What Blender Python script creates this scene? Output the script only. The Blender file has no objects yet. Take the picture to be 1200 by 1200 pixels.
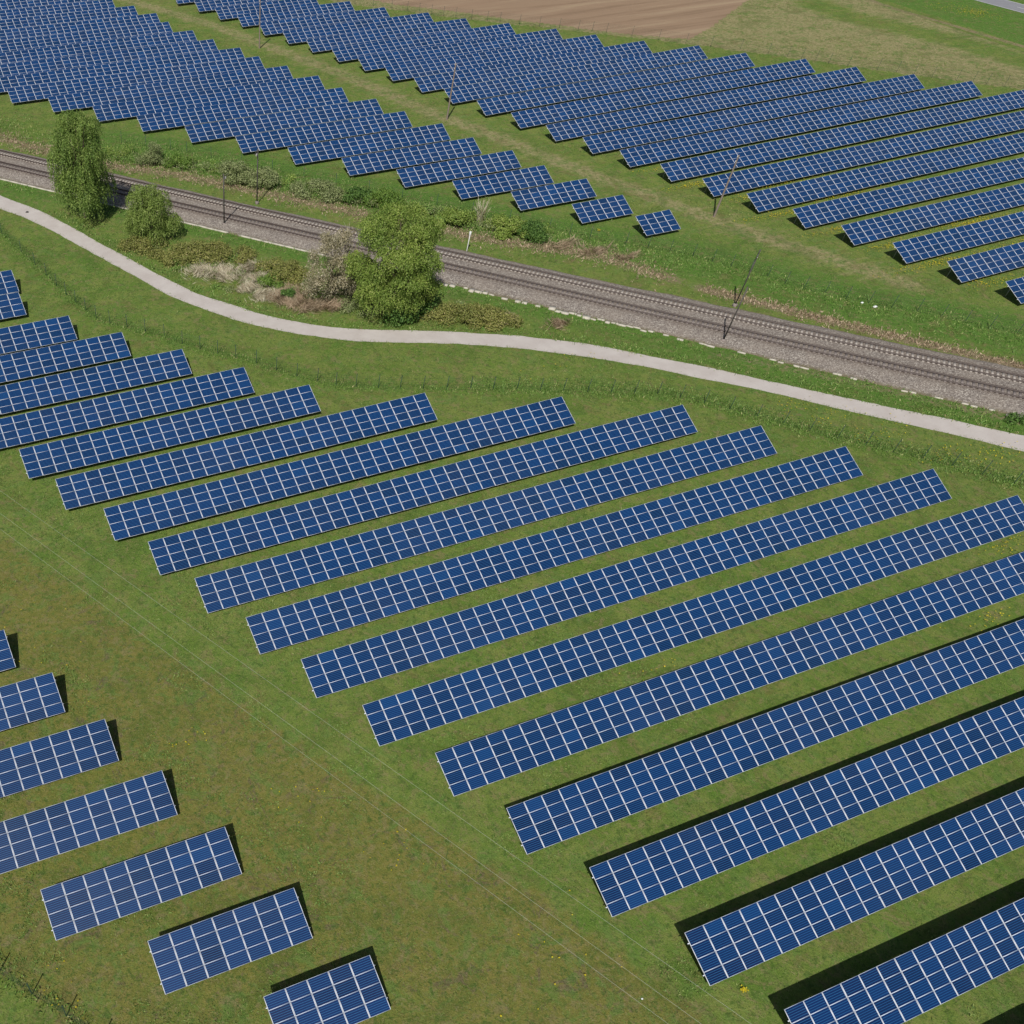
import bpy, math, random
import numpy as np
from mathutils import Matrix, Vector

R = math.radians
random.seed(7)
rng = np.random.default_rng(11)
sc = bpy.context.scene
col = sc.collection

# ------------------------------------------------------------------ camera
CAM_H, YAW, PITCH = 61.07, 0.38005, 0.92375
cam_d = bpy.data.cameras.new('camera')
cam_d.sensor_width = 36.0
cam_d.lens = 36.0 * 1002.886 / 1200.0
cam_d.shift_x = (600 - 278.77) / 1200.0
cam_d.shift_y = (865.245 - 600) / 1200.0
cam_d.clip_start = 0.5
cam_d.clip_end = 6000
cam = bpy.data.objects.new('camera', cam_d)
cam.location = (0, 0, CAM_H)
cam.rotation_euler = (math.pi / 2 - PITCH, 0, -YAW)
col.objects.link(cam)
sc.camera = cam

# ------------------------------------------------------------------ light
SUN_EL, SHADOW_AZ = 50.0, 42.3            # degrees; azimuth clockwise from +Y
world = bpy.data.worlds.new('World')
sc.world = world
world.use_nodes = True
wn = world.node_tree
sky = wn.nodes.new('ShaderNodeTexSky')
sky.sky_type = 'NISHITA'
sky.sun_disc = False
sky.sun_elevation = R(SUN_EL)
sky.sun_rotation = R(SHADOW_AZ + 180)
sky.dust_density = 1.5
bg = wn.nodes['Background']
bg.inputs['Strength'].default_value = 0.05
wn.links.new(sky.outputs['Color'], bg.inputs['Color'])
sun_d = bpy.data.lights.new('sun', 'SUN')
sun_d.energy = 3.8
sun_d.angle = R(0.5)
sun_d.color = (1.0, 0.97, 0.925)
sun = bpy.data.objects.new('sun', sun_d)
az = R(SHADOW_AZ)
ldir = Vector((math.sin(az) * math.cos(R(SUN_EL)), math.cos(az) * math.cos(R(SUN_EL)), -math.sin(R(SUN_EL))))
sun.rotation_euler = ldir.to_track_quat('-Z', 'Y').to_euler()
sun.location = (0, 0, 120)
col.objects.link(sun)
sc.view_settings.view_transform = 'Standard'
sc.view_settings.look = 'None'
sc.view_settings.exposure = 0.15
sc.view_settings.gamma = 1.0

# ------------------------------------------------------------------ helpers
def rot_cam():
    fwd = np.array([math.sin(YAW) * math.cos(PITCH), math.cos(YAW) * math.cos(PITCH), -math.sin(PITCH)])
    right = np.array([math.cos(YAW), -math.sin(YAW), 0])
    return np.array([right, -np.cross(right, fwd), fwd])
RC = rot_cam()
def in_view(x, y, z, m=0):
    """does a point fall inside the picture (only used to leave out what the photo shows nothing of)"""
    q = RC @ np.array([x, y, z - CAM_H])
    px = 278.77 + 1002.886 * q[0] / q[2]
    py = 865.245 + 1002.886 * q[1] / q[2]
    return q[2] > 0 and -m < px < 1200 + m and -m < py < 1200 + m

def tag(o, label=None, cat=None, group=None, kind=None):
    if label: o['label'] = label
    if cat: o['category'] = cat
    if group: o['group'] = group
    if kind: o['kind'] = kind
    return o

def empty(name, loc, rz=0.0):
    o = bpy.data.objects.new(name, None)
    o.location = loc
    o.rotation_euler = (0, 0, rz)
    o.empty_display_size = 0.5
    col.objects.link(o)
    return o

def link(name, me, parent=None, loc=None, rot=None):
    o = bpy.data.objects.new(name, me)
    if loc is not None: o.location = loc
    if rot is not None: o.rotation_euler = rot
    if parent is not None: o.parent = parent
    col.objects.link(o)
    return o

def np_mesh(name, V, F, mats, midx=None, smooth=False):
    """V (n,3); F (m,4) or (m,3) array"""
    V = np.asarray(V, np.float32); F = np.asarray(F, np.int32)
    me = bpy.data.meshes.new(name)
    k = F.shape[1]
    me.vertices.add(len(V)); me.vertices.foreach_set('co', V.ravel())
    me.loops.add(F.size); me.loops.foreach_set('vertex_index', F.ravel())
    me.polygons.add(len(F))
    me.polygons.foreach_set('loop_start', np.arange(0, F.size, k, dtype=np.int32))
    if midx is not None: me.polygons.foreach_set('material_index', np.asarray(midx, np.int32))
    if smooth: me.polygons.foreach_set('use_smooth', np.ones(len(F), bool))
    for m in (mats if isinstance(mats, (list, tuple)) else [mats]): me.materials.append(m)
    me.update(calc_edges=True)
    me.validate()
    return me

class MB:
    """collects boxes, bars and tubes (quads only)"""
    def __init__(s): s.v = []; s.f = []; s.m = []; s.n = 0
    def add(s, V, F, m=0):
        V = np.asarray(V, float); F = np.asarray(F, int)
        s.v.append(V); s.f.append(F + s.n); s.m.append(np.full(len(F), m)); s.n += len(V)
    def box(s, lo, hi, m=0, M=None):
        x0, y0, z0 = lo; x1, y1, z1 = hi
        V = np.array([(x0, y0, z0), (x1, y0, z0), (x1, y1, z0), (x0, y1, z0), (x0, y0, z1), (x1, y0, z1), (x1, y1, z1), (x0, y1, z1)])
        if M is not None: V = V @ M[0].T + M[1]
        s.add(V, [(3, 2, 1, 0), (4, 5, 6, 7), (0, 1, 5, 4), (1, 2, 6, 5), (2, 3, 7, 6), (3, 0, 4, 7)], m)
    def tube(s, pts, rad, sides=6, m=0, cap=True):
        pts = np.asarray(pts, float); n = len(pts)
        rad = np.broadcast_to(np.asarray(rad, float), (n,))
        t = np.gradient(pts, axis=0); t /= np.linalg.norm(t, axis=1)[:, None] + 1e-9
        ref = np.array([1.0, 0.13, 0.07]) if abs(t[0][2]) > 0.5 else np.array([0.05, 0.02, 1.0])
        a = np.cross(t, ref); a /= np.linalg.norm(a, axis=1)[:, None] + 1e-9
        b = np.cross(t, a)
        th = np.linspace(0, 2 * np.pi, sides, endpoint=False)
        V = pts[:, None] + rad[:, None, None] * (np.cos(th)[None, :, None] * a[:, None] + np.sin(th)[None, :, None] * b[:, None])
        F = []
        for i in range(n - 1):
            for j in range(sides):
                k = (j + 1) % sides
                F.append((i * sides + j, i * sides + k, (i + 1) * sides + k, (i + 1) * sides + j))
        V = V.reshape(-1, 3)
        if cap and sides == 6:
            e = (n - 1) * sides
            F += [(e, e + 1, e + 2, e + 3), (e, e + 3, e + 4, e + 5)]
        if cap and sides == 4:
            e = (n - 1) * sides
            F += [(e, e + 1, e + 2, e + 3)]
        s.add(V, F, m)
    def mesh(s, name, mats, smooth=False):
        return np_mesh(name, np.concatenate(s.v), np.concatenate(s.f), mats, np.concatenate(s.m), smooth)
    def build(s, name, mats, parent=None, loc=None, rot=None, smooth=False):
        return link(name, s.mesh(name, mats, smooth), parent, loc, rot)

# ------------------------------------------------------------------ materials
class NM:
    def __init__(s, name):
        s.m = bpy.data.materials.new(name); s.m.use_nodes = True
        s.t = s.m.node_tree; s.b = s.t.nodes['Principled BSDF']; s.geo = None
        s.out = s.t.nodes['Material Output']
    def n(s, t, **k):
        x = s.t.nodes.new(t)
        for a, b in k.items(): setattr(x, a, b)
        return x
    def l(s, a, b): s.t.links.new(a, b)
    def val(s, sock, v):
        if hasattr(v, 'is_linked'): s.l(v, sock)
        elif isinstance(v, (tuple, list)) and len(v) == 3 and sock.type == 'RGBA': sock.default_value = (*v, 1)
        else: sock.default_value = v
    def pos(s):
        if not s.geo: s.geo = s.n('ShaderNodeNewGeometry')
        return s.geo.outputs['Position']
    def island(s):
        s.pos(); return s.geo.outputs['Random Per Island']
    def objrand(s): return s.n('ShaderNodeObjectInfo').outputs['Random']
    def mapped(s, scale=(1, 1, 1), rot=(0, 0, 0), vec=None):
        x = s.n('ShaderNodeMapping'); s.l(vec or s.pos(), x.inputs[0])
        x.inputs['Scale'].default_value = scale; x.inputs['Rotation'].default_value = rot
        return x.outputs[0]
    def noise(s, scale, detail=3, rough=.55, dist=0, vec=None):
        x = s.n('ShaderNodeTexNoise'); s.l(vec or s.pos(), x.inputs['Vector'])
        x.inputs['Scale'].default_value = scale; x.inputs['Detail'].default_value = detail
        x.inputs['Roughness'].default_value = rough; x.inputs['Distortion'].default_value = dist
        return x.outputs['Fac']
    def ramp(s, fac, stops, interp='LINEAR'):
        x = s.n('ShaderNodeValToRGB'); cr = x.color_ramp; cr.interpolation = interp
        while len(cr.elements) < len(stops): cr.elements.new(.5)
        for e, (p, c) in zip(cr.elements, stops):
            e.position = p; e.color = (*c, 1) if isinstance(c, tuple) else (c, c, c, 1)
        s.val(x.inputs[0], fac); return x.outputs[0]
    def mix(s, fac, a, b, mode='MIX'):
        x = s.n('ShaderNodeMix', data_type='RGBA', blend_type=mode)
        s.val(x.inputs[0], fac); s.val(x.inputs[6], a); s.val(x.inputs[7], b)
        return x.outputs[2]
    def math(s, op, a, b=0.0, c=None):
        x = s.n('ShaderNodeMath', operation=op)
        s.val(x.inputs[0], a); s.val(x.inputs[1], b)
        if c is not None: s.val(x.inputs[2], c)
        return x.outputs[0]
    def step(s, v, lo, hi):
        x = s.n('ShaderNodeMapRange', interpolation_type='SMOOTHSTEP')
        s.val(x.inputs[0], v); x.inputs[1].default_value = lo; x.inputs[2].default_value = hi
        return x.outputs[0]
    def bump(s, h, strength=.5, dist=.1):
        x = s.n('ShaderNodeBump'); x.inputs['Strength'].default_value = strength; x.inputs['Distance'].default_value = dist
        s.l(h, x.inputs['Height']); s.l(x.outputs[0], s.b.inputs['Normal'])
    def done(s, color=None, rough=.8, spec=.3, metal=0.0):
        if color is not None: s.val(s.b.inputs['Base Color'], color)
        s.val(s.b.inputs['Roughness'], rough); s.val(s.b.inputs['Specular IOR Level'], spec); s.val(s.b.inputs['Metallic'], metal)
        return s.m
    def leaf(s, color, trans=.3):
        s.done(color, .55, .25)
        tr = s.n('ShaderNodeBsdfTranslucent'); s.val(tr.inputs[0], color)
        mx = s.n('ShaderNodeMixShader'); mx.inputs[0].default_value = trans
        s.l(s.b.outputs[0], mx.inputs[1]); s.l(tr.outputs[0], mx.inputs[2]); s.l(mx.outputs[0], s.out.inputs[0])
        return s.m

def simple(name, c, rough=.6, metal=0.0, spec=.4, var=.12, scale=3.0):
    m = NM(name)
    n = m.noise(scale, 4)
    return m.done(m.mix(n, tuple(x * (1 - var) for x in c), tuple(min(1, x * (1 + var)) for x in c)), rough, spec, metal)

# ---- ground
def ground_material():
    m = NM('meadow_ground')
    za = m.n('ShaderNodeVertexColor', layer_name='zone_a'); zb = m.n('ShaderNodeVertexColor', layer_name='zone_b')
    sa = m.n('ShaderNodeSeparateColor'); m.l(za.outputs[0], sa.inputs[0])
    sb = m.n('ShaderNodeSeparateColor'); m.l(zb.outputs[0], sb.inputs[0])
    lush, dry, dead = sa.outputs; soil, olive, track = sb.outputs
    big = m.noise(.055, 5, .6, .6)
    mid = m.noise(.35, 5, .62, .5)
    sm = m.noise(1.7, 5, .68, .3)
    fine = m.noise(7.0, 4, .75)
    grain = m.noise(22.0, 3, .8)
    c = m.ramp(big, [(.32, (0.1011, 0.1967, 0.02793)), (.5, (0.1292, 0.2114, 0.0333)), (.68, (0.1743, 0.2277, 0.04726))])
    c = m.mix(m.step(mid, .35, .7), c, (0.2108, 0.2521, 0.0591))
    c = m.mix(m.math('MULTIPLY', m.step(sm, .52, .72), .5), c, (0.08713, 0.1789, 0.02363))
    def zone(w, lo=.35, hi=.65, amp=.7, nz=None):
        q = m.math('ADD', w, m.math('MULTIPLY', m.math('SUBTRACT', nz or mid, .5), amp))
        return m.math('MULTIPLY', m.step(q, lo, hi), m.step(w, 0.02, .2))
    c = m.mix(m.math('MULTIPLY', zone(olive, .2, .9, 1.0), .85), c, m.ramp(sm, [(.3, (0.1384, 0.1461, 0.02912)), (.5, (0.2022, 0.1868, 0.04368)), (.62, (0.2411, 0.1969, 0.05581)), (.75, (0.2925, 0.2207, 0.07518))]))
    c = m.mix(m.math('MULTIPLY', zone(lush, .2, .8, .9), .9), c, m.ramp(sm, [(.3, (0.05737, 0.153, 0.01839)), (.55, (0.09289, 0.213, 0.02759)), (.75, (0.1434, 0.2578, 0.04598))]))
    streak = m.noise(.35, 5, .65, .4, m.mapped((.55, 2.2, 1), (0, 0, R(-18))))
    c = m.mix(zone(dry, .25, .75, 1.3, streak), c, m.ramp(sm, [(.3, (0.244, 0.2364, 0.0915)), (.55, (0.366, 0.3126, 0.1602)), (.75, (0.4728, 0.3965, 0.2288))]))
    c = m.mix(zone(dead, .3, .7, 1.2, sm), c, m.ramp(fine, [(.3, (0.18, 0.126, 0.078)), (.55, (0.312, 0.228, 0.156)), (.75, (0.456, 0.348, 0.24))]))
    fld = m.noise(.10, 6, .6, .3, m.mapped((.22, 3.2, 1), (0, 0, R(-50))))
    c = m.mix(zone(soil, .3, .7, .8, sm), c, m.mix(m.math('MULTIPLY', sm, .9), m.ramp(fld, [(.36, (0.2279, 0.1503, 0.0945)), (.47, (0.3346, 0.2279, 0.1485)), (.55, (0.3492, 0.2425, 0.1575)), (.66, (0.4559, 0.3443, 0.2205))]), (0.3201, 0.2241, 0.1436)))
    c = m.mix(zone(track, .35, .7, .6, sm), c, m.ramp(sm, [(.3, (.22, .17, .09)), (.7, (.34, .27, .16))]))
    # patches of other plants, thin spots and dead stalks in the turf itself
    def layer(c, off, scale, lo, hi, amt, colr, detail=5, rough=.7, dist=.6):
        n = m.noise(scale, detail, rough, dist, m.mapped((1, 1, 1), (0, 0, off), None))
        return m.mix(m.math('MULTIPLY', m.step(n, lo, hi), amt), c, colr)
    grassy = m.math('SUBTRACT', 1.0, m.math('MAXIMUM', soil, m.math('MULTIPLY', dead, .7)))
    g0 = c
    c = layer(c, 2.7, .16, .50, .62, .45, (0.07, 0.125, 0.02132), 6, .72, 1.2)
    c = layer(c, 3.9, .22, .53, .63, .50, (0.165, 0.135, 0.05084), 6, .75, 1.5)
    worn = m.math('MULTIPLY', m.step(m.noise(.33, 6, .78, 1.8, m.mapped((1, 1, 1), (0, 0, 1.1))), .55, .63), m.math('ADD', .25, m.math('MULTIPLY', olive, .6)))
    c = m.mix(worn, c, m.ramp(fine, [(.35, (.085, .066, .038)), (.55, (.165, .125, .078)), (.7, (.29, .24, .15))]))
    c = layer(c, .5, .45, .51, .63, .70, (0.1242, 0.2162, 0.04677))
    c = layer(c, 1.3, .8, .53, .64, .62, (0.2484, 0.2042, 0.0943))
    c = layer(c, 2.2, 1.7, .52, .62, .70, (0.069, 0.127, 0.02414))
    c = layer(c, 3.1, 3.2, .55, .65, .60, (0.2852, 0.2484, 0.1169), 5, .75)
    c = layer(c, 4.4, 2.4, .56, .66, .60, (0.1518, 0.2484, 0.05658), 5, .75)
    c = layer(c, 5.3, 9.0, .57, .68, .62, (0.3036, 0.2944, 0.1245), 3, .8)
    c = layer(c, 0.9, 7.0, .54, .66, .75, (0.0414, 0.0736, 0.01509), 3, .8)
    c = m.mix(grassy, g0, c)
    c = m.mix(.22, c, m.mix(grain, (0.0, 0.0, 0.0), c), 'MIX')
    h = m.math('ADD', m.math('MULTIPLY', fine, .6), m.math('ADD', m.math('MULTIPLY', sm, .9), m.math('MULTIPLY', grain, .25)))
    m.bump(h, .75, .22)
    return m.done(c, .95, .12)

def gravel_material():
    m = NM('railway_gravel')
    uv = m.n('ShaderNodeVertexColor', layer_name='stain')
    ss = m.n('ShaderNodeSeparateColor'); m.l(uv.outputs[0], ss.inputs[0])
    v = m.n('ShaderNodeTexVoronoi'); m.l(m.pos(), v.inputs['Vector']); v.inputs['Scale'].default_value = 7.0
    st = m.n('ShaderNodeSeparateColor'); m.l(v.outputs['Color'], st.inputs[0])
    n = m.noise(.25, 4, .6); f = m.noise(3.0, 4, .8)
    c = m.ramp(st.outputs[0], [(.0, (0.1381, 0.115, 0.09997)), (.5, (0.2466, 0.2127, 0.1826)), (.85, (0.3353, 0.297, 0.2565)), (1.0, (0.5129, 0.4696, 0.4))])
    c = m.mix(m.step(n, .35, .7), c, m.mix(.35, c, (0.3058, 0.2539, 0.2043)))
    c = m.mix(m.math('MULTIPLY', ss.outputs[0], .6), c, m.mix(.75, c, (0.1036, 0.06899, 0.04783)))
    c = m.mix(m.math('MULTIPLY', m.step(m.math('ADD', ss.outputs[1], m.math('MULTIPLY', m.math('SUBTRACT', f, .5), 1.2)), .35, .75), .8), c, (0.148, 0.1245, 0.06087))
    m.bump(m.math('ADD', v.outputs['Distance'], f), .9, .1)
    return m.done(c, .95, .2)

def path_material():
    m = NM('pale_path')
    c = m.ramp(m.noise(.4, 5, .6), [(.3, (0.4268, 0.38, 0.345)), (.55, (0.4753, 0.4322, 0.3956)), (.75, (0.5141, 0.475, 0.4324))])
    f = m.noise(14, 4, .75)
    c = m.mix(m.step(f, .62, .78), c, (0.3492, 0.3135, 0.2852))
    c = m.mix(m.math('MULTIPLY', m.step(m.noise(1.1, 5, .7, .8), .6, .72), .35), c, (0.3492, 0.304, 0.2576))
    m.bump(f, .3, .03)
    return m.done(c, .9, .2)

def panel_glass():
    m = NM('panel_cells')
    uv = m.n('ShaderNodeUVMap'); uv.uv_map = 'UVMap'
    sp = m.n('ShaderNodeSeparateXYZ'); m.l(uv.outputs[0], sp.inputs[0])
    def line(sock, n, w):
        fr = m.math('FRACT', m.math('MULTIPLY', sock, n))
        d = m.math('ABSOLUTE', m.math('SUBTRACT', fr, .5))
        return m.math('GREATER_THAN', d, .5 - w)
    lx = line(sp.outputs[0], 10, .035); ly = line(sp.outputs[1], 6, .10)
    bus = line(sp.outputs[1], 18, .055)
    rnd = m.math('FRACT', m.math('ADD', m.objrand(), m.island()))
    base = m.ramp(rnd, [(0, (0.001074, 0.00655, 0.04351)), (.12, (0.001208, 0.01092, 0.0633)), (.5, (0.00141, 0.01528, 0.08044)), (.88, (0.001678, 0.01855, 0.09366)), (1, (0.00235, 0.0273, 0.1174))])
    hue = m.math('FRACT', m.math('MULTIPLY', rnd, 7.31))
    base = m.mix(m.step(hue, .74, .96), base, m.mix(.55, base, (0.004028, 0.005077, 0.03727)))
    base = m.mix(m.math('MULTIPLY', m.step(m.noise(4.0, 3, .7), .4, .7), .2), base, (0.002014, 0.02856, 0.1075))
    dash = m.math('MULTIPLY', ly, m.math('ADD', .42, m.math('MULTIPLY', m.math('SUBTRACT', 1.0, lx), .4)))
    c = m.mix(m.math('MULTIPLY', bus, .05), base, (0.03357, 0.127, 0.258))
    c = m.mix(m.math('MULTIPLY', lx, .16), c, (0.03357, 0.1396, 0.301))
    c = m.mix(dash, c, (0.02853, 0.1396, 0.301))
    dust = m.noise(.09, 4, .6)
    c = m.mix(m.math('MULTIPLY', m.step(dust, .4, .8), .025), c, (.30, .30, .30))
    m.b.inputs['Coat Weight'].default_value = .2
    m.b.inputs['Coat Roughness'].default_value = .06
    return m.done(c, .40, .32)

def foliage_mat(name, stops, nscale=.45, trans=.28, amt=.5):
    m = NM(name)
    c = m.ramp(m.island(), stops)
    n = m.noise(nscale, 3, .6)
    c = m.mix(m.step(n, .3, .7), m.mix(1.0, c, (1 - amt * .45, 1 - amt * .35, 1 - amt * .4), 'MULTIPLY'), c)
    return m.leaf(c, trans)

M = dict(
    ground=ground_material(), gravel=gravel_material(), path=path_material(), cells=panel_glass(),
    frame=simple('white_aluminium', (.66, .69, .75), .42, 0.0, .5, .05),
    alu_back=simple('white_backsheet', (.55, .55, .56), .6, 0.0, .3, .05),
    steel=simple('galvanised_steel', (.26, .28, .27), .45, .4, .5, .1),
    rust=simple('rusty_rail', (.050, .034, .028), .55, .2, .4, .3, 1.2),
    sleeper_pale=simple('pale_concrete_sleeper', (0.4, 0.3555, 0.3081), .85, 0, .2, .15, 1.5),
    sleeper_dark=simple('brown_wood_sleeper', (.235, .20, .18), .9, 0, .2, .3, 1.5),
    concrete=simple('white_concrete', (.50, .46, .38), .85, 0, .2, .2, 1.1),
    mast=simple('dark_mast_steel', (.075, .068, .060), .6, .1, .4, .2),
    wood=simple('weathered_pole_wood', (.23, .185, .155), .85, 0, .2, .2, 2.0),
    green_post=simple('dark_green_post', (.018, .045, .028), .55, 0, .4, .15),
    wire=simple('pale_aluminium_wire', (.42, .43, .36), .5, .0, .5, .05),
    white=simple('white_paint', (.60, .60, .57), .5, 0, .4, .06),
    ceramic=simple('pale_insulator', (.55, .52, .47), .3, 0, .5, .1),
    bark=simple('grey_brown_bark', (.11, .085, .062), .95, 0, .15, .35, 4.0),
    asphalt=simple('grey_asphalt', (.235, .235, .25), .9, 0, .2, .12, .6),
    dark=simple('dark_lump', (.035, .03, .028), .9, 0, .2, .2),
    plastic=simple('white_plastic', (.75, .76, .74), .5, 0, .4, .08),
    willow=foliage_mat('willow_leaves', [(0, (0.1247, 0.1965, 0.04082)), (.4, (0.2041, 0.3003, 0.0635)), (.75, (0.2903, 0.3881, 0.09072)), (1, (0.3968, 0.4734, 0.1406))], .5, .3, .9),
    willow_light=foliage_mat('light_willow_leaves', [(0, (0.1564, 0.23, 0.04416)), (.5, (0.2576, 0.3496, 0.07728)), (1, (0.3772, 0.4416, 0.138))], .7, .32, .5),
    broad=foliage_mat('yellow_green_leaves', [(0, (0.1643, 0.253, 0.04158)), (.45, (0.2768, 0.3743, 0.0693)), (.8, (0.3635, 0.4442, 0.1016)), (1, (0.4692, 0.5034, 0.1617))], .32, .28, .85),
    darkleaf=foliage_mat('dark_bush_leaves', [(0, (0.06469, 0.1301, 0.02888)), (.6, (0.1186, 0.2205, 0.04538)), (1, (0.1941, 0.3045, 0.07425))], .6, .25, .5),
    blossom=foliage_mat('grey_budding_twigs', [(0, (0.2138, 0.1913, 0.09355)), (.4, (0.3564, 0.3077, 0.1793)), (.75, (0.5078, 0.4324, 0.2963)), (1, (0.6415, 0.5655, 0.4211))], .6, .2, .5),
    bramble=foliage_mat('bronze_bramble_leaves', [(0, (0.175, 0.1815, 0.04655)), (.5, (0.2573, 0.2746, 0.06982)), (.85, (0.3396, 0.3143, 0.09775)), (1, (0.4116, 0.3491, 0.1536))], .35, .2, .5),
    limebush=foliage_mat('bright_green_leaves', [(0, (0.1078, 0.2002, 0.0308)), (.6, (0.1771, 0.2849, 0.04928)), (1, (0.2541, 0.3542, 0.077))], .6, .28, .4),
    palebush=foliage_mat('pale_green_leaves', [(0, (0.167, 0.2169, 0.07465)), (.5, (0.2645, 0.3067, 0.1194)), (1, (0.4037, 0.4264, 0.2104))], .5, .25, .4),
    straw=foliage_mat('bleached_straw', [(0, (0.3321, 0.2641, 0.1694)), (.5, (0.5433, 0.4679, 0.3314)), (1, (0.756, 0.6943, 0.5304))], .8, .15, .3),
    brownstraw=foliage_mat('brown_dead_grass', [(0, (0.2184, 0.1546, 0.0924)), (.5, (0.4032, 0.294, 0.1932)), (1, (0.6048, 0.4704, 0.3276))], .8, .15, .4),
    grass=foliage_mat('grass_blades', [(0, (0.1196, 0.2024, 0.0414)), (.5, (0.2024, 0.2875, 0.0644)), (.85, (0.2875, 0.345, 0.0966)), (1, (0.437, 0.414, 0.1725))], .25, .25, .4),
    tallgrass=foliage_mat('tall_grass_blades', [(0, (0.1186, 0.2223, 0.04446)), (.6, (0.21, 0.3409, 0.0741)), (.9, (0.3211, 0.4076, 0.1186)), (1, (0.5681, 0.5187, 0.247))], .3, .28, .4),
    yellow=foliage_mat('dandelion_yellow', [(0, (.46, .36, .012)), (1, (.62, .50, .03))], 1.0, .1, .1),
    weed=foliage_mat('weed_leaves', [(0, (.11, .20, .035)), (.6, (.18, .28, .06)), (1, (.30, .36, .11))], .6, .2, .3),
)

# ------------------------------------------------------------------ plan of the site (metres, camera stands over 0,0)
PATH_N = [(14, 190), (17.5, 179), (22.5, 166.2), (26.0, 160.7), (28.4, 155.6), (30.6, 150.3), (32.6, 144.5), (35.6, 136.8), (37.8, 131.1), (40.0, 125.6), (42.1, 121.2), (44.9, 116.9), (47.8, 112.9), (51.2, 109.2), (55.5, 105.6), (61.2, 102.4), (67.8, 99.4), (73.4, 96.8), (78.6, 93.9), (83.3, 90.7), (87.7, 87.1), (91.8, 83.3), (95.8, 79.4), (99.6, 75.5), (103.2, 71.6), (108.3, 66.0), (113.5, 60.5), (118.7, 55.2), (123.6, 50.1), (135, 38), (150, 22)]
PATH_S = [(12, 185), (15.8, 174), (21.2, 161.6), (24.3, 156.6), (27.0, 150.8), (29.2, 145.0), (31.9, 138.3), (34.5, 131.4), (37.0, 124.8), (39.6, 119.3), (42.8, 114.3), (46.5, 109.5), (50.9, 105.0), (55.9, 101.5), (61.1, 98.8), (66.5, 96.4), (71.8, 94.0), (76.7, 91.1), (81.4, 87.9), (85.8, 84.4), (89.9, 80.7), (93.8, 76.9), (97.6, 73.2), (101.2, 69.4), (106.2, 64.0), (111.1, 58.5), (116.1, 53.1), (120.8, 47.9), (132, 35.6), (147, 19.4)]
FENCE_PATH = [(17.8, 160.5), (19.6, 151.5), (21.0, 144.1), (22.0, 139.0), (22.8, 135.0), (23.4, 131.3), (24.0, 128.0), (24.7, 125.2), (25.4, 122.5), (26.2, 119.8), (27.6, 117.7), (29.5, 115.7), (31.5, 113.6), (33.5, 111.2), (35.2, 108.7), (37.0, 106.5), (38.8, 104.5), (40.7, 102.6), (42.7, 100.2), (44.5, 97.7), (46.4, 95.3), (48.4, 93.2), (50.2, 91.4), (52.5, 90.2), (55.1, 88.9), (57.6, 87.7), (60.3, 86.5), (63.1, 85.3), (65.9, 84.1), (68.6, 83.0), (71.4, 81.8), (74.1, 80.5), (76.8, 79.3), (79.6, 78.0), (82.3, 76.7), (85.0, 75.5), (87.6, 74.2), (89.8, 72.5), (91.9, 70.4), (93.8, 68.0), (95.7, 65.4), (97.7, 63.0), (99.7, 60.7), (101.8, 58.3), (103.8, 55.9), (105.8, 53.6), (107.9, 51.3), (110.0, 49.0), (112.0, 46.5), (114.0, 43.9), (116.1, 41.5), (118.2, 39.1), (120.3, 36.7)]
FENCE_RAIL = [(49.0, 181.8), (52.7, 178.3), (56.4, 174.9), (58.7, 172.4), (62, 168.4), (66, 163.6), (70, 158.6), (74, 153.8), (78, 149.1), (82, 144.4), (86, 139.8), (90, 135.0), (94, 130.2), (98, 125.2), (102.1, 119.9), (104.3, 117.4), (106.5, 115.0), (110.6, 111.2), (113.0, 108.8), (115.3, 106.4), (117.6, 103.8), (119.4, 101.4), (120.9, 99.0), (122.3, 96.6), (123.5, 94.1), (124.6, 91.6), (125.9, 89.2), (127.6, 86.9), (129.4, 84.6), (131.3, 82.3), (133.6, 80.2), (136.1, 78.0), (137.9, 75.5), (139.5, 73.0), (141.6, 70.7), (144.0, 68.2), (146.3, 65.8), (148.6, 63.4)]
FENCE_FAR = [(128, 252), (131.4, 248.9), (134.9, 245.6), (138.3, 242.0), (140.8, 238.6), (142.8, 236.1), (144.8, 233.6), (147.0, 231.4), (149.3, 229.4), (152, 226.5), (154.8, 223.8), (157.1, 221.8), (160.5, 218.4), (164.0, 215.2), (167.6, 212.2), (171.0, 209.4), (173.3, 207.1), (175.7, 204.9), (179.8, 200.6), (184, 196.1), (188.0, 191.5), (191.6, 187.3), (196.2, 182.9), (200.2, 178.4), (202.8, 175.2), (204.8, 173.0), (206.4, 170.6), (207.9, 168.2), (210.2, 165.0), (214.6, 161.0), (217.2, 158.2), (219.2, 155.5), (221.2, 152.6), (224.5, 149.2), (226.8, 147.2), (228.5, 145.2), (230.8, 142.8), (233.2, 139.8), (235.8, 137), (238.4, 134.2)]
FENCE_NEAR = [(-12.5, 35.0), (-10, 32.0), (-7.4, 29.2), (-5.5, 26.7), (-3.6, 24.2), (-1.7, 21.6), (0.2, 19.0), (2.1, 16.4)]

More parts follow.
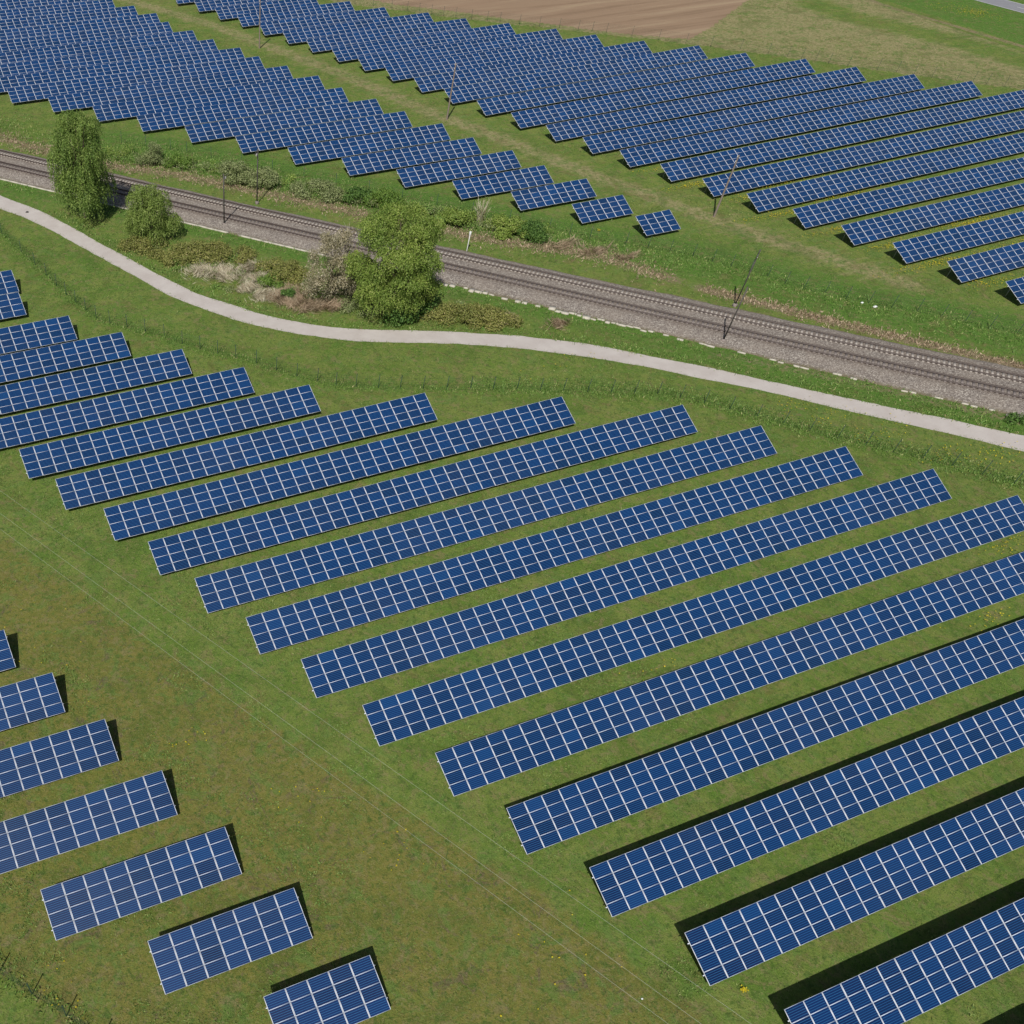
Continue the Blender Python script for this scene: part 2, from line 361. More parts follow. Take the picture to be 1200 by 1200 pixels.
def track_curve(p0, p1, p2, n, a=-.3, b=1.35):
    """smooth curve through three surveyed points"""
    p0, p1, p2 = map(np.array, (p0, p1, p2))
    d = p2 - p0; tm = ((p1 - p0) @ d) / (d @ d)
    t = np.linspace(a, b, n)[:, None]
    L0 = (t - tm) * (t - 1) / (tm); L1 = t * (t - 1) / (tm * (tm - 1)); L2 = t * (t - tm) / (1 - tm)
    return L0 * p0 + L1 * p1 + L2 * p2
T1 = track_curve((26.45, 184.0), (81.75, 118.5), (133.4, 58.95), 330)
T2 = track_curve((25.3, 178.65), (79.55, 114.75), (130.1, 56.2), 330)
EDGE_S = track_curve((24, 173.4), (77.1, 110.6), (125.4, 54.3), 330)
EDGE_N = track_curve((27.1, 187.7), (83.5, 121.3), (136.8, 61.2), 330)

def pdist(X, Y, line):
    """distance from points to a polyline"""
    d = np.full(X.shape, 1e9)
    line = np.asarray(line, float)
    for a, b in zip(line[:-1], line[1:]):
        e = b - a; L = e @ e + 1e-9
        t = np.clip(((X - a[0]) * e[0] + (Y - a[1]) * e[1]) / L, 0, 1)
        d = np.minimum(d, np.hypot(X - a[0] - t * e[0], Y - a[1] - t * e[1]))
    return d
def inside(X, Y, poly):
    r = np.zeros(X.shape, bool); n = len(poly)
    for i in range(n):
        (x0, y0), (x1, y1) = poly[i], poly[(i + 1) % n]
        c = ((y0 > Y) != (y1 > Y)) & (X < (x1 - x0) * (Y - y0) / (y1 - y0 + 1e-12) + x0)
        r ^= c
    return r
def resample(line, step):
    line = np.asarray(line, float)
    s = np.concatenate([[0], np.cumsum(np.hypot(*np.diff(line, axis=0).T))])
    t = np.linspace(0, s[-1], int(s[-1] / step) + 2)
    return np.stack([np.interp(t, s, line[:, 0]), np.interp(t, s, line[:, 1])], 1)

DEAD = [(22, 203), (28.4, 193.4), (31.9, 187.3), (35.3, 181.5), (43.9, 171.6), (52.9, 164.7), (59.7, 157.1), (67.0, 148.6), (77.5, 136.1), (86.4, 126.3), (91.8, 120.6), (98.3, 115.0), (104.9, 108.8), (110, 99)]
DEAD2 = [(112, 95), (118.5, 86.0), (124.5, 77.6), (131, 69.5), (137, 61.5), (146, 51)]
AISLE_FAR = [(70, 300), (79.1, 274.1), (91.6, 245.2), (99.0, 221.0), (106.1, 196.3), (110.8, 175.2), (116.1, 158.3), (121, 141), (127, 122), (133, 105), (142, 84)]
FIELD = [(118, 275), (136.5, 251.3), (142, 243.5), (150.4, 235.3), (160.5, 223.4), (171.5, 211.5), (180.5, 202.4), (186.5, 196.6), (191, 194.0), (200.1, 198.1), (222.9, 212.4), (232, 217.5), (300, 258), (420, 330), (420, 500), (100, 500)]
DIRT = [(254, 225), (256.2, 203.3), (255.6, 193.9), (257.0, 182.9), (257.8, 171.4), (258.6, 160.7), (259.8, 148), (261, 130)]

# ------------------------------------------------------------------ ground
def make_ground():
    xs = np.concatenate([[-3000, -1200, -500, -200, -90], np.arange(-40, 300.1, 1.0), [330, 400, 600, 1200, 3000]])
    ys = np.concatenate([[-3000, -1200, -500, -200, -80], np.arange(-30, 300.1, 1.0), [330, 400, 600, 1200, 3000]])
    X, Y = np.meshgrid(xs, ys)
    nx, ny = len(xs), len(ys)
    V = np.stack([X, Y, np.zeros_like(X)], -1).reshape(-1, 3)
    i = np.arange(nx * ny).reshape(ny, nx)
    F = np.stack([i[:-1, :-1], i[:-1, 1:], i[1:, 1:], i[1:, :-1]], -1).reshape(-1, 4)
    me = np_mesh('ground', V, F, M['ground'])
    g = lambda d, w: np.exp(-(d / w) ** 2)
    lush = np.zeros_like(X); dry = lush.copy(); dead = lush.copy(); soil = lush.copy(); olive = lush.copy(); trk = lush.copy()
    fp = pdist(X, Y, FENCE_PATH); fr = pdist(X, Y, FENCE_RAIL); ff = pdist(X, Y, FENCE_FAR)
    pn = pdist(X, Y, PATH_N); rn = pdist(X, Y, EDGE_N); rs = pdist(X, Y, EDGE_S)
    lush += .55 * g(fp, 2.0) + .45 * g(pn, 2.5) + .7 * g(fr - 3, 4.5) + .6 * g(rs - 1.5, 3) + .25 * g(rn - 9, 7)
    shade_strip = (Y > 100) & (X > 36)
    # meadow colours by area
    aisle_near = [(-30, 120), (0, 86), (9, 66), (20, 44), (33, 20), (46, -10), (10, -10), (-4, 24), (-30, 60)]
    olive += np.where(inside(X, Y, aisle_near), .75, 0)
    olive += .35 * g(pdist(X, Y, [(0, 66), (14.4, 40), (36, 10)]), 6)
    dry += .42 * g(pdist(X, Y, AISLE_FAR), 6.5) + .25 * g(ff + 0, 3)
    dead += .62 * g(pdist(X, Y, DEAD), 2.4) + .75 * g(pdist(X, Y, DEAD2), 1.6)
    dead += .5 * g(pdist(X, Y, [(101, 79.5), (108, 72.5), (114, 65.5), (120, 58.5), (127, 51)]), 1.3) + .3 * g(rs + .3, .9)
    dry += .55 * g(pdist(X, Y, [(98.3, 116.0), (104.9, 110.8), (109, 107)]), 1.4)
    beyond = inside(X, Y, [(128, 252), (142, 237), (157, 221.8), (184, 196.1), (204.8, 173.0), (219.2, 155.5), (238, 134.5), (290, 80), (420, 100), (420, 500), (100, 500)])
    meadow = beyond & (X < 256)
    dry += np.where(meadow, .95, 0)
    gm = g(pdist(X, Y, [(240.4, 205), (240.4, 193.4), (247.7, 170), (250, 150), (252, 120)]), 7)
    lush += np.where(beyond, .15 * gm, 0); dry -= np.where(beyond, .8 * gm, 0)
    lush += np.where(beyond & (X > 259), .85, 0)
    inf = inside(X, Y, FIELD)
    soil += np.where(inf, 1.0, 0); dry -= np.where(inf, 1.0, 0)
    for q in (-.9, .9, 7.2, 9.0):
        dead += .30 * g(pdist(X, Y, [(2.5 + q, 70), (16.2 + q, 40), (34.4 + q, 0)]), .55)
    for q in (-1, 1):
        dry += .35 * g(pdist(X, Y, np.array(AISLE_FAR) + [q, 0]), .7)
    trk += 1.0 * g(pdist(X, Y, DIRT), 1.1)
    for k, w in enumerate(((lush, dry, dead), (soil, olive, trk))):
        at = me.color_attributes.new('zone_' + 'ab'[k], 'FLOAT_COLOR', 'POINT')
        a = np.ones((V.shape[0], 4), np.float32)
        for j in range(3): a[:, j] = np.clip(w[j], 0, 1).ravel()
        at.data.foreach_set('color', a.ravel())
    return tag(link('ground', me), kind='structure')
make_ground()

def ribbon(name, A, B, z, mat, rows=4):
    A = np.asarray(A, float); B = np.asarray(B, float); n = len(A)
    w = np.linspace(0, 1, rows)[None, :, None]
    P = A[:, None] * (1 - w) + B[:, None] * w
    V = np.concatenate([P, np.full((n, rows, 1), z)], 2).reshape(-1, 3)
    i = np.arange(n * rows).reshape(n, rows)
    F = np.stack([i[:-1, :-1], i[1:, :-1], i[1:, 1:], i[:-1, 1:]], -1).reshape(-1, 4)
    return np_mesh(name, V, F, mat)

def smooth_line(L, step=.7):
    P = resample(L, step)
    k = np.ones(5) / 5
    Q = P.copy()
    for _ in range(3):
        pad = np.pad(Q, ((2, 2), (0, 0)), mode='edge')
        Q = np.stack([np.convolve(pad[:, j], k, 'valid') for j in (0, 1)], 1)
    return Q
pa = smooth_line(PATH_N); pb = smooth_line(PATH_S)
tt = np.linspace(0, 1, 420)
def at(P, t):
    s = np.linspace(0, 1, len(P)); return np.stack([np.interp(t, s, P[:, 0]), np.interp(t, s, P[:, 1])], 1)
wob = lambda: np.convolve(rng.normal(0, 1, 430), np.ones(11) / 11, 'valid')[:, None] * .22
tag(link('path', ribbon('path', at(pa, tt) + wob(), at(pb, tt) + wob(), .004, M['path'])), kind='structure')

# ------------------------------------------------------------------ railway
def make_ballast():
    prof = [(0, -.02, 0, .9), (.035, .07, 0, .55), (.10, .16, 0, .25), (.19, .33, .0, 0), (.245, .42, .25, 0), (.30, .425, .95, 0), (.375, .425, .30, 0), (.45, .425, .95, 0), (.52, .42, .1, 0), (.60, .42, .1, 0),
            (.655, .425, .8, 0), (.725, .425, .45, 0), (.80, .425, .8, 0), (.86, .40, .15, 0), (.93, .2, .0, .2), (1.0, -.02, 0, .8)]
    n = len(EDGE_S)
    V = []; S = []
    jit = np.convolve(rng.normal(0, 1, n + 6), np.ones(7) / 7, 'valid') * .035
    for k in range(n):
        for w, z, st, wd in prof:
            ww = w + (jit[k] if w in (0, 1.0) else 0)
            p = EDGE_S[k] * (1 - ww) + EDGE_N[k] * ww
            V.append((p[0], p[1], z)); S.append((st, wd, 0, 1))
    r = len(prof)
    i = np.arange(n * r).reshape(n, r)
    F = np.stack([i[:-1, :-1], i[1:, :-1], i[1:, 1:], i[:-1, 1:]], -1).reshape(-1, 4)
    me = np_mesh('ballast_bed', V, F, M['gravel'], None, True)
    a = me.color_attributes.new('stain', 'FLOAT_COLOR', 'POINT')
    a.data.foreach_set('color', np.asarray(S, np.float32).ravel())
    tag(link('ballast_bed', me), kind='structure')
make_ballast()

def sweep(curve, off, prof):
    """prof: closed list of (lateral, z) swept along curve + off"""
    t = np.gradient(curve, axis=0); t /= np.linalg.norm(t, axis=1)[:, None]
    nrm = np.stack([-t[:, 1], t[:, 0]], 1)
    n = len(curve); r = len(prof); V = []
    for a, z in prof:
        p = curve + nrm * (off + a); V.append(np.concatenate([p, np.full((n, 1), z)], 1))
    V = np.stack(V, 1).reshape(-1, 3)
    i = np.arange(n * r).reshape(n, r)
    j = np.roll(i, -1, axis=1)
    F = np.stack([i[:-1], i[1:], j[1:], j[:-1]], -1).reshape(-1, 4)
    return V, F

def make_track(curve, label, mat, pitch, hw, name='railway_track'):
    root = empty(name, (curve[0][0], curve[0][1], 0))
    root.location = (float(curve[165][0]), float(curve[165][1]), .42)
    tag(root, label, 'railway track', 'railway tracks on the gravel bed')
    o = np.array(root.location)
    for s in (-1, 1):
        V, F = sweep(curve, s * .7525, [(-.075, .475), (.075, .475), (.05, .50), (.045, .63), (-.045, .63), (-.05, .50)])
        link('rail', np_mesh('rail', V - o, F, M['rust']), root)
    P = resample(curve, pitch); t = np.gradient(P, axis=0); t /= np.linalg.norm(t, axis=1)[:, None]
    b = MB(); b.box((-.14, -hw, -.05), (.14, -.80, .055)); b.box((-.14, -.70, -.05), (.14, .70, .05)); b.box((-.14, .80, -.05), (.14, hw, .055))
    b.box((-.13, -.80, -.05), (.13, -.70, .045)); b.box((-.13, .70, -.05), (.13, .80, .045))
    sm = b.mesh('sleeper', mat)
    vis = [k for k in range(len(P)) if in_view(P[k][0], P[k][1], .5, 30)]
    vis.sort(key=lambda k: P[k][0] ** 2 + P[k][1] ** 2)
    near = set(vis[:100])
    first = None; rest = MB()
    sv = np.array([v.co[:] for v in sm.vertices]); sf = np.array([p.vertices[:] for p in sm.polygons])
    for k in range(len(P)):
        a = math.atan2(t[k][1], t[k][0])
        if k in near:
            if first is None: s = link('sleeper', sm, root)
            else:
                s = first.copy(); col.objects.link(s); s.parent = root
            first = first or s
            s.location = (P[k][0] - o[0], P[k][1] - o[1], .02 + random.uniform(-.005, .005)); s.rotation_euler = (0, 0, a + random.uniform(-.01, .01))
        else:
            c, q = math.cos(a), math.sin(a)
            rest.add(sv @ np.array([[c, q, 0], [-q, c, 0], [0, 0, 1]]) + np.array([P[k][0] - o[0], P[k][1] - o[1], .02]), sf)
    rs = rest.build('sleeper', mat, root); rs['kind'] = 'stuff'
make_track(T1, 'far railway track with pale concrete sleepers and rusty rails', M['sleeper_pale'], .63, 1.0)
make_track(T2, 'near railway track with dark brown sleepers and rusty rails', M['sleeper_dark'], .66, .95)

# concrete trough lids along the south edge of the gravel
def make_trough():
    P = resample(EDGE_S[:300], 1.0)
    t = np.gradient(P, axis=0); t /= np.linalg.norm(t, axis=1)[:, None]
    o = np.array([P[120][0], P[120][1], 0])
    root = empty('concrete_edging', tuple(o)); tag(root, 'pale broken concrete edging running along the path side of the railway gravel', 'edging')
    rest = MB(); used = 0
    for k in range(len(P)):
        x = P[k][0]
        if x < 72 and k % 2: continue
        rough = x > 74
        if rough and random.random() < (.2 if x < 98 else .52): continue
        if 52 < x < 62 and random.random() < .35: continue
        w = .16 if not rough else random.uniform(.08, .5 if x < 96 else .2)
        a = math.atan2(t[k][1], t[k][0]) + (random.uniform(-.10, .10) if rough else 0)
        c, s = math.cos(a), math.sin(a)
        off = random.uniform(-.35, .2) if rough else 0
        vis = in_view(P[k][0], P[k][1], 0, 10) and used < 100
        b = MB() if vis else rest
        hl = .99 if not rough else random.uniform(.3, .55)
        b.box((-hl, -w + off, -.05), (hl, w + off, .16 + random.uniform(-.02, .02)), 0, (np.array([[c, -s, 0], [s, c, 0], [0, 0, 1]]), np.array([P[k][0], P[k][1], 0]) - o))
        if vis: b.build('slab', M['concrete'], root); used += 1
    q = rest.build('slab', M['concrete'], root); q['kind'] = 'stuff'
make_trough()

# ------------------------------------------------------------------ solar arrays
W, SL, TAU, FZ = 1.68, 4.017, R(21.83), 0.60
HC = SL / 4
def panel_geometry():
    w, h, t = 1.66, HC - .008, .045
    fs, fb = .043, .017
    b = MB()
    b.box((0, 0, -t), (w, h, -.012), 1)                       # back sheet
    b.box((0, 0, -.012), (fs, h, 0), 0); b.box((w - fs, 0, -.012), (w, h, 0), 0)
    b.box((fs, 0, -.012), (w - fs, fb, 0), 0); b.box((fs, h - fb, -.012), (w - fs, h, 0), 0)
    V = np.concatenate(b.v); F = np.concatenate(b.f); mi = np.concatenate(b.m)
    g = np.array([(fs, fb, -.004), (w - fs, fb, -.004), (w - fs, h - fb, -.004), (fs, h - fb, -.004)])
    F = np.concatenate([F, np.array([[0, 1, 2, 3]]) + len(V)]); V = np.concatenate([V, g]); mi = np.append(mi, 2)
    return V, F, mi
PV, PF, PM = panel_geometry()
PANEL_MATS = [M['frame'], M['alu_back'], M['cells']]
def panel_mesh(offsets=None):
    if offsets is None: V, F, mi, n = PV, PF, PM, 1
    else:
        n = len(offsets); O = np.asarray(offsets, float)
        V = (PV[None] + O[:, None]).reshape(-1, 3)
        F = (PF[None] + (np.arange(n) * len(PV))[:, None, None]).reshape(-1, 4); mi = np.tile(PM, n)
    me = np_mesh('panel', V, F, PANEL_MATS, mi)
    uv = me.uv_layers.new(name='UVMap')
    q = np.tile(np.array([(0, 0), (1, 0), (1, 1), (0, 1)], np.float32), (len(PF) * n, 1))
    uv.data.foreach_set('uv', q.ravel())
    return me
PANEL = panel_mesh()
def trestle_mesh():
    b = MB(); ct, st = math.cos(TAU), math.sin(TAU)
    def zt(y): return FZ + y * st / ct - .16
    y0, y1 = SL * ct * .2, SL * ct * .8
    b.box((-.05, y0 - .05, -.45), (.05, y0 + .05, zt(y0) - .04)); b.box((-.05, y1 - .05, -.45), (.05, y1 + .05, zt(y1) - .04))
    b.tube([(0, .12, zt(.12)), (0, SL * ct - .12, zt(SL * ct - .12))], .055, 4)
    b.tube([(0.06, y0 + .05, .5), (0.06, y1 - .05, zt(y1) - .25)], .03, 4)
    return b.mesh('support_trestle', M['steel'])
TRESTLE = trestle_mesh()
proto = {}
def solar_array(x, y, n, yaw, label, group, dz=0.0):
    root = empty('solar_array', (x, y, dz), yaw)
    tag(root, label, 'solar array', group)
    ct, st = math.cos(TAU), math.sin(TAU); cy, sy = math.cos(yaw), math.sin(yaw)
    jz = 0.0
    cells = []
    ph = random.uniform(0, 6.28); wz = [.022 * math.sin(k * .19 + ph) + random.gauss(0, .004) for k in range(n)]
    for k in range(n):
        for r in range(4):
            lx, ly = k * W + .01, r * HC * ct
            wx, wy = x + (lx + .8) * cy - ly * sy, y + (lx + .8) * sy + ly * cy
            vis = in_view(wx, wy, 1.4, 12)
            cells.append((0 if vis else 1, wx * wx + wy * wy, k, r))
    cells.sort()
    for _, _, k, r in cells[:100]:
        if 'panel' not in proto: o = proto['panel'] = link('panel', PANEL)
        else:
            o = proto['panel'].copy(); col.objects.link(o)
        o.parent = root
        o.location = (k * W + .01, r * HC * ct, FZ + r * HC * st + wz[k])
        o.rotation_euler = (TAU + random.gauss(0, .005), random.gauss(0, .005), 0)
    if len(cells) > 100:
        o = link('panel', panel_mesh([(k * W + .01, r * HC, wz[k]) for _, _, k, r in cells[100:]]), root, (0, 0, FZ), (TAU, 0, 0))
        o['kind'] = 'stuff'
    for q in (.2, .8):
        b = MB(); b.box((-.09, SL * q - .035, -.125), (n * W + .09, SL * q + .035, -.047))
        b.build('mounting_rail', M['frame'], root, (0, 0, FZ), (TAU, 0, 0))
    m = max(2, round(n / 3) + 1)
    for i in range(m):
        if 'tr' not in proto: o = proto['tr'] = link('support_trestle', TRESTLE)
        else:
            o = proto['tr'].copy(); col.objects.link(o)
        o.parent = root
        o.location = (1.0 + i * (n * W - 2.0) / (m - 1), 0, 0); o.rotation_euler = (0, 0, 0)
    return root

ORD = ['first', 'second', 'third', 'fourth', 'fifth', 'sixth', 'seventh', 'eighth', 'ninth', 'tenth', 'eleventh', 'twelfth', 'thirteenth', 'fourteenth', 'fifteenth', 'sixteenth', 'seventeenth', 'eighteenth', 'nineteenth', 'twentieth',
       'twenty-first', 'twenty-second', 'twenty-third', 'twenty-fourth', 'twenty-fifth', 'twenty-sixth']
def num(n):
    a = ['', 'one', 'two', 'three', 'four', 'five', 'six', 'seven', 'eight', 'nine', 'ten', 'eleven', 'twelve', 'thirteen', 'fourteen', 'fifteen', 'sixteen', 'seventeen', 'eighteen', 'nineteen']
    if n < 20: return a[n]
    return ['twenty', 'thirty', 'forty', 'fifty'][n // 10 - 2] + ('-' + a[n % 10] if n % 10 else '')

# block in front of the path: (left x, front y, modules long)
BLOCK_A = [(45.9, -5.8, 38, .3), (42.9, 1.51, 38, .28), (40.34, 8.73, 40, .12), (37.16, 15.89, 42, 0), (34.16, 22.95, 44, 0), (31.62, 30.04, 48, -.1), (28.24, 37.09, 48, -.13), (25.44, 44.19, 47, -.2), (22.72, 51.15, 45, -.17), (20.01, 58.21, 43, -.2), (17.34, 65.10, 41, -.04), (14.54, 71.94, 35, .1), (11.0, 78.97, 28, .05), (8.5, 85.92, 22, .09)]
for i, (x, y, n, dz) in enumerate(BLOCK_A):
    if i == 0: lb = 'solar array below the bottom right corner, only its dark shadow showing on grass'
    elif i <= 5: lb = f'long blue solar array in front of path, {ORD[i-1]} up from bottom right corner'
    else: lb = f'blue solar array in front of path, {num(n)} modules long, {ORD[i-1]} up from bottom right'
    solar_array(x, y, n, 0, lb, 'solar arrays in front of the path', dz)
for i, (xr, y, n, dz) in enumerate([(39.49, 93.0, 20, .05), (33.57, 100.1, 18, -.11), (27.49, 107.25, 17, .06), (21.97, 114.12, 15, .01), (17.08, 123.33, 13, 0), (17.65, 130.39, 13, 0)]):
    x = xr - n * W
    lb = ['blue solar array cut by left edge, nearest of them to the path block', 'second blue solar array back along the left edge beside the fence',
          'third blue solar array back along the left edge, nine columns showing', 'fourth blue solar array back along left edge, six columns showing',
          'narrow visible end of blue solar array, front of the two overlapping at left edge', 'narrow visible end of blue solar array, farthest before path at left edge'][i]
    solar_array(x, y, n, 0, lb, 'solar arrays in front of the path')
for i, (x, y, n) in enumerate([(9.73, 15.84, 5), (3.46, 22.83, 7), (-2.83, 29.82, 9), (9.37 - 11 * W, 36.90, 11), (6.48 - 13 * W, 44.01, 13), (3.55 - 14 * W, 51.04, 14), (.62 - 14 * W, 58.07, 14)]):
    lb = ['short blue solar array cut by the bottom edge, five columns wide on grass', 'short blue solar array seven columns wide, whole, in the lower left grass',
          'blue solar array nine columns wide, whole, at lower left near fence', 'blue solar array cut by left edge, fourth up from the bottom of lower left block',
          'blue solar array cut by left edge, fifth up in lower left block', 'blue solar array with four columns showing at left edge, sixth up',
          'sliver of blue solar array at left edge, topmost of lower left block'][i]
    solar_array(x, y, n, 0, lb, 'short solar arrays at the lower left')
BLOCK_C = [(114.55, 111.37, 4), (107.82, 119.08, 6), (101.22, 126.91, 9), (94.46, 134.51, 11), (87.93, 142.35, 13.7), (81.31, 150.39, 15.8), (74.48, 158.57, 18.8), (67.66, 167.0, 20.8), (60.72, 175.27, 24), (53.94, 183.79, 26), (47.58, 192.15, 28.9), (40.73, 200.38, 31.2), (34.24, 208.48, 33.2),
           (31.0, 215.6, 34), (31.0, 223.5, 32), (29.0, 231.5, 32.4), (31.0, 239.9, 29.4), (34.0, 247.8, 26.6), (36.0, 255.8, 23.5), (36.0, 263.6, 21.5), (38.0, 272.0, 19), (40.0, 280.4, 16.5)]
for i, (x, y, n) in enumerate(BLOCK_C):
    n = int(round(n))
    if i == 0: lb = 'smallest solar array, four columns wide, alone beyond the railway'
    elif i < 13: lb = f'blue solar array just beyond the railway, {num(n)} modules long, {ORD[i-1]} behind the smallest one'
    else: lb = f'far blue solar array at upper left, {ORD[i-1]} row behind the smallest one'
    if i > 0 and len(lb.split()) > 16: lb = lb.replace('just beyond the railway', 'beyond railway')
    solar_array(x, y, n, 0, lb, 'solar arrays beyond the railway, left of the far aisle')
BLOCK_D = [(150.58, 73.4, 1.6), (147.94, 81.24, 1.65), (145.34, 88.9, 1.65), (142.75, 96.59, 1.7), (140.14, 104.22, 1.9), (137.52, 111.84, 2.3), (134.75, 119.48, 2.4), (132.15, 127.31, 2.5), (129.45, 135.17, (219.9, 139.27)), (126.98, 142.83, (212.7, 146.87)), (124.32, 150.65, (204.8, 154.87)), (121.8, 158.63, (198.6, 163.07)), (119.24, 166.96, (190.3, 171.07)), (116.61, 175.22, (183.7, 179.07)), (114.2, 183.43, (175.4, 186.57)), (111.83, 191.75, (166.9, 194.27)), (109.34, 199.8, (160.8, 201.47)), (106.76, 207.37, (154.4, 209.37)), (104.24, 215.6, (146.9, 216.47)), (101.74, 223.16, (140.7, 223.97)), (99.1, 231.1, (133.1, 231.87)), (96.84, 239.37, (127.1, 239.67)), (93.96, 246.73, (120.5, 246.83)), (91.57, 254.9, (114.0, 255.00)), (88.89, 263.47, (107.5, 263.57))]
for i, (x, y, e) in enumerate(BLOCK_D):
    if not isinstance(e, tuple):
        n = 4
        while in_view(x + (n - 9) * W, y, 1.0, 0) or n < 12: n += 1
        yaw = R(e)
    else:
        n = int(round(math.hypot(e[0] - x, e[1] - y) / W)); yaw = math.atan2(e[1] - y, e[0] - x)
    lb = f'blue solar array right of far aisle, {ORD[i]} row back from the right edge corner'
    if i >= 8: lb = f'blue solar array right of far aisle, {num(n)} modules long, {ORD[i]} row back from right edge'
    solar_array(x, y, n, yaw, lb, 'solar arrays beyond the railway, right of the far aisle')

# ------------------------------------------------------------------ fences
def make_fence(pts, label, h=1.8, post_r=.04, net=True):
    P = np.asarray(pts, float); o = np.array([P[0][0], P[0][1], 0])
    root = empty('mesh_fence', tuple(o)); tag(root, label, 'fence', 'green wire mesh fences')
    for k, (x, y) in enumerate(P):
        b = MB(); lx, ly = random.uniform(-.04, .04), random.uniform(-.04, .04)
        b.tube([(0, 0, -.1), (lx, ly, h)], post_r, 6)
        b.box((lx - .055, ly - .055, h), (lx + .055, ly + .055, h + .03))
        b.build('fence_post', M['green_post'], root, (x - o[0], y - o[1], 0))
    if net:
        b = MB()
        for z in np.arange(.06, h - .04, .29):
            b.tube(np.concatenate([P, np.full((len(P), 1), z)], 1) - o, .006, 4, cap=False)
        for a, c in zip(P[:-1], P[1:]):
            m = max(2, int(np.hypot(*(c - a)) / .3))
            for j in range(1, m):
                p = a + (c - a) * j / m - o[:2]
                b.tube([(p[0], p[1], .02), (p[0], p[1], h - .05)], .005, 4, cap=False)
        b.build('wire_mesh', M['green_post'], root)
make_fence(FENCE_PATH, 'dark green mesh fence winding between the path and the front solar arrays')
make_fence(FENCE_RAIL, 'green mesh fence between the railway and the solar arrays beyond it')
make_fence(FENCE_FAR, 'distant mesh fence behind the farthest arrays, before the ploughed field', 1.9, .035)
make_fence(FENCE_NEAR, 'short stretch of dark mesh fence crossing the bottom left corner', 1.9, .045)

# ------------------------------------------------------------------ masts, poles, wires
def rail_mast(x, y, h, arm, label):
    root = empty('railway_mast', (x, y, 0)); tag(root, label, 'mast', 'dark steel masts beside the railway tracks')
    b = MB()
    b.box((-.07, -.085, 0), (.07, -.06, h)); b.box((-.07, .06, 0), (.07, .085, h)); b.box((-.02, -.06, 0), (.02, .06, h))
    b.build('mast_post', M['mast'], root, None, (0, 0, arm))
    f = MB(); f.box((-.25, -.25, -.2), (.25, .25, .4)); f.build('concrete_footing', M['sleeper_dark'], root)
    a = MB(); c, s = math.cos(arm), math.sin(arm)
    a.tube([(0.15 * c, 0.15 * s, h - .9), (.9 * c, .9 * s, h - .45), (1.5 * c, 1.5 * s, h - .40)], .04, 6)
    a.tube([(0.15 * c, 0.15 * s, h - .2), (.9 * c, .9 * s, h - .42)], .03, 6)
    arm_o = a.build('bracket_arm', M['mast'], root)
    q = MB()
    for d in (.35, .5, .65): q.tube([(d * c, d * s, h - .86), (d * c, d * s, h - .56)], [.07, .07], 6)
    q.build('insulator', M['ceramic'], arm_o)
ra = math.atan2(.65, .76)
rail_mast(104.4, 81.6, 7.35, ra, 'dark railway mast on near side of tracks, at right')
rail_mast(112.8, 88.9, 7.8, ra + math.pi, 'dark railway mast on far side of tracks, at right, behind another mast')
rail_mast(54.0, 141.2, 7.5, ra, 'dark railway mast on near side of tracks, right of the small willow')
rail_mast(62.2, 147.0, 8.1, ra + math.pi, 'tall dark railway mast on far side of tracks, reaching up to the arrays')

def wood_pole(x, y, h, label, arm=None):
    root = empty('utility_pole', (x, y, 0)); tag(root, label, 'pole', 'wooden line poles standing in grass aisles')
    b = MB(); b.tube([(0, 0, -.1), (.01, .02, h * .5), (0, 0, h)], [.17, .145, .115], 8, cap=False); b.tube([(0, 0, h - .01), (0, 0, h + .02)], [.11, .10], 6)
    b.build('pole_shaft', M['wood'], root, None, None, True)
    q = MB()
    for z in ((h - .25), (h - .9)): q.tube([(-.2, 0, z), (-.2, 0, z + .22)], .06, 6); q.tube([(-.2, 0, z), (-.1, 0, z - .02)], .025, 6)
    q.build('insulator', M['ceramic'], root)
    return root
wood_pole(130.6, 114.2, 8.9, 'leaning-looking wooden pole in front of right arrays, nearest of three in the far aisle')
wood_pole(112.1, 169.6, 9.0, 'wooden pole in the far aisle between the arrays, middle of three')
wood_pole(95.1, 224.8, 9.2, 'thin wooden pole at top of the far aisle, farthest of three')
for k, (x0, lab) in enumerate(((9.5, 'pale overhead wire crossing the front aisle, lowest left of three'), (11.05, 'pale overhead wire crossing the front aisle, middle of three'), (13.4, 'pale overhead wire crossing the front aisle, upper right of three'))):
    b = MB(); ys = np.linspace(-60, 140, 60)
    b.tube(np.stack([x0 - (ys - 54.8) * .4555, ys, 8.0 + .35 * ((ys - 40) / 100) ** 2], 1), .0065, 6)
    tag(b.build('overhead_wire', M['wire']), lab, 'wire', 'overhead wires above the front aisle')

# white marker post by the tracks
root = empty('marker_post', (86.0, 118.5, 0)); tag(root, 'white marker post standing beside the far railway track', 'marker post')
b = MB(); b.tube([(0, 0, 0), (0, 0, 2.7)], .07, 6); pst = b.build('post', M['white'], root)
b = MB(); b.box((-.16, -.03, 2.2), (.16, .03, 2.9)); b.build('plate', M['white'], pst, None, (0, 0, -.7))

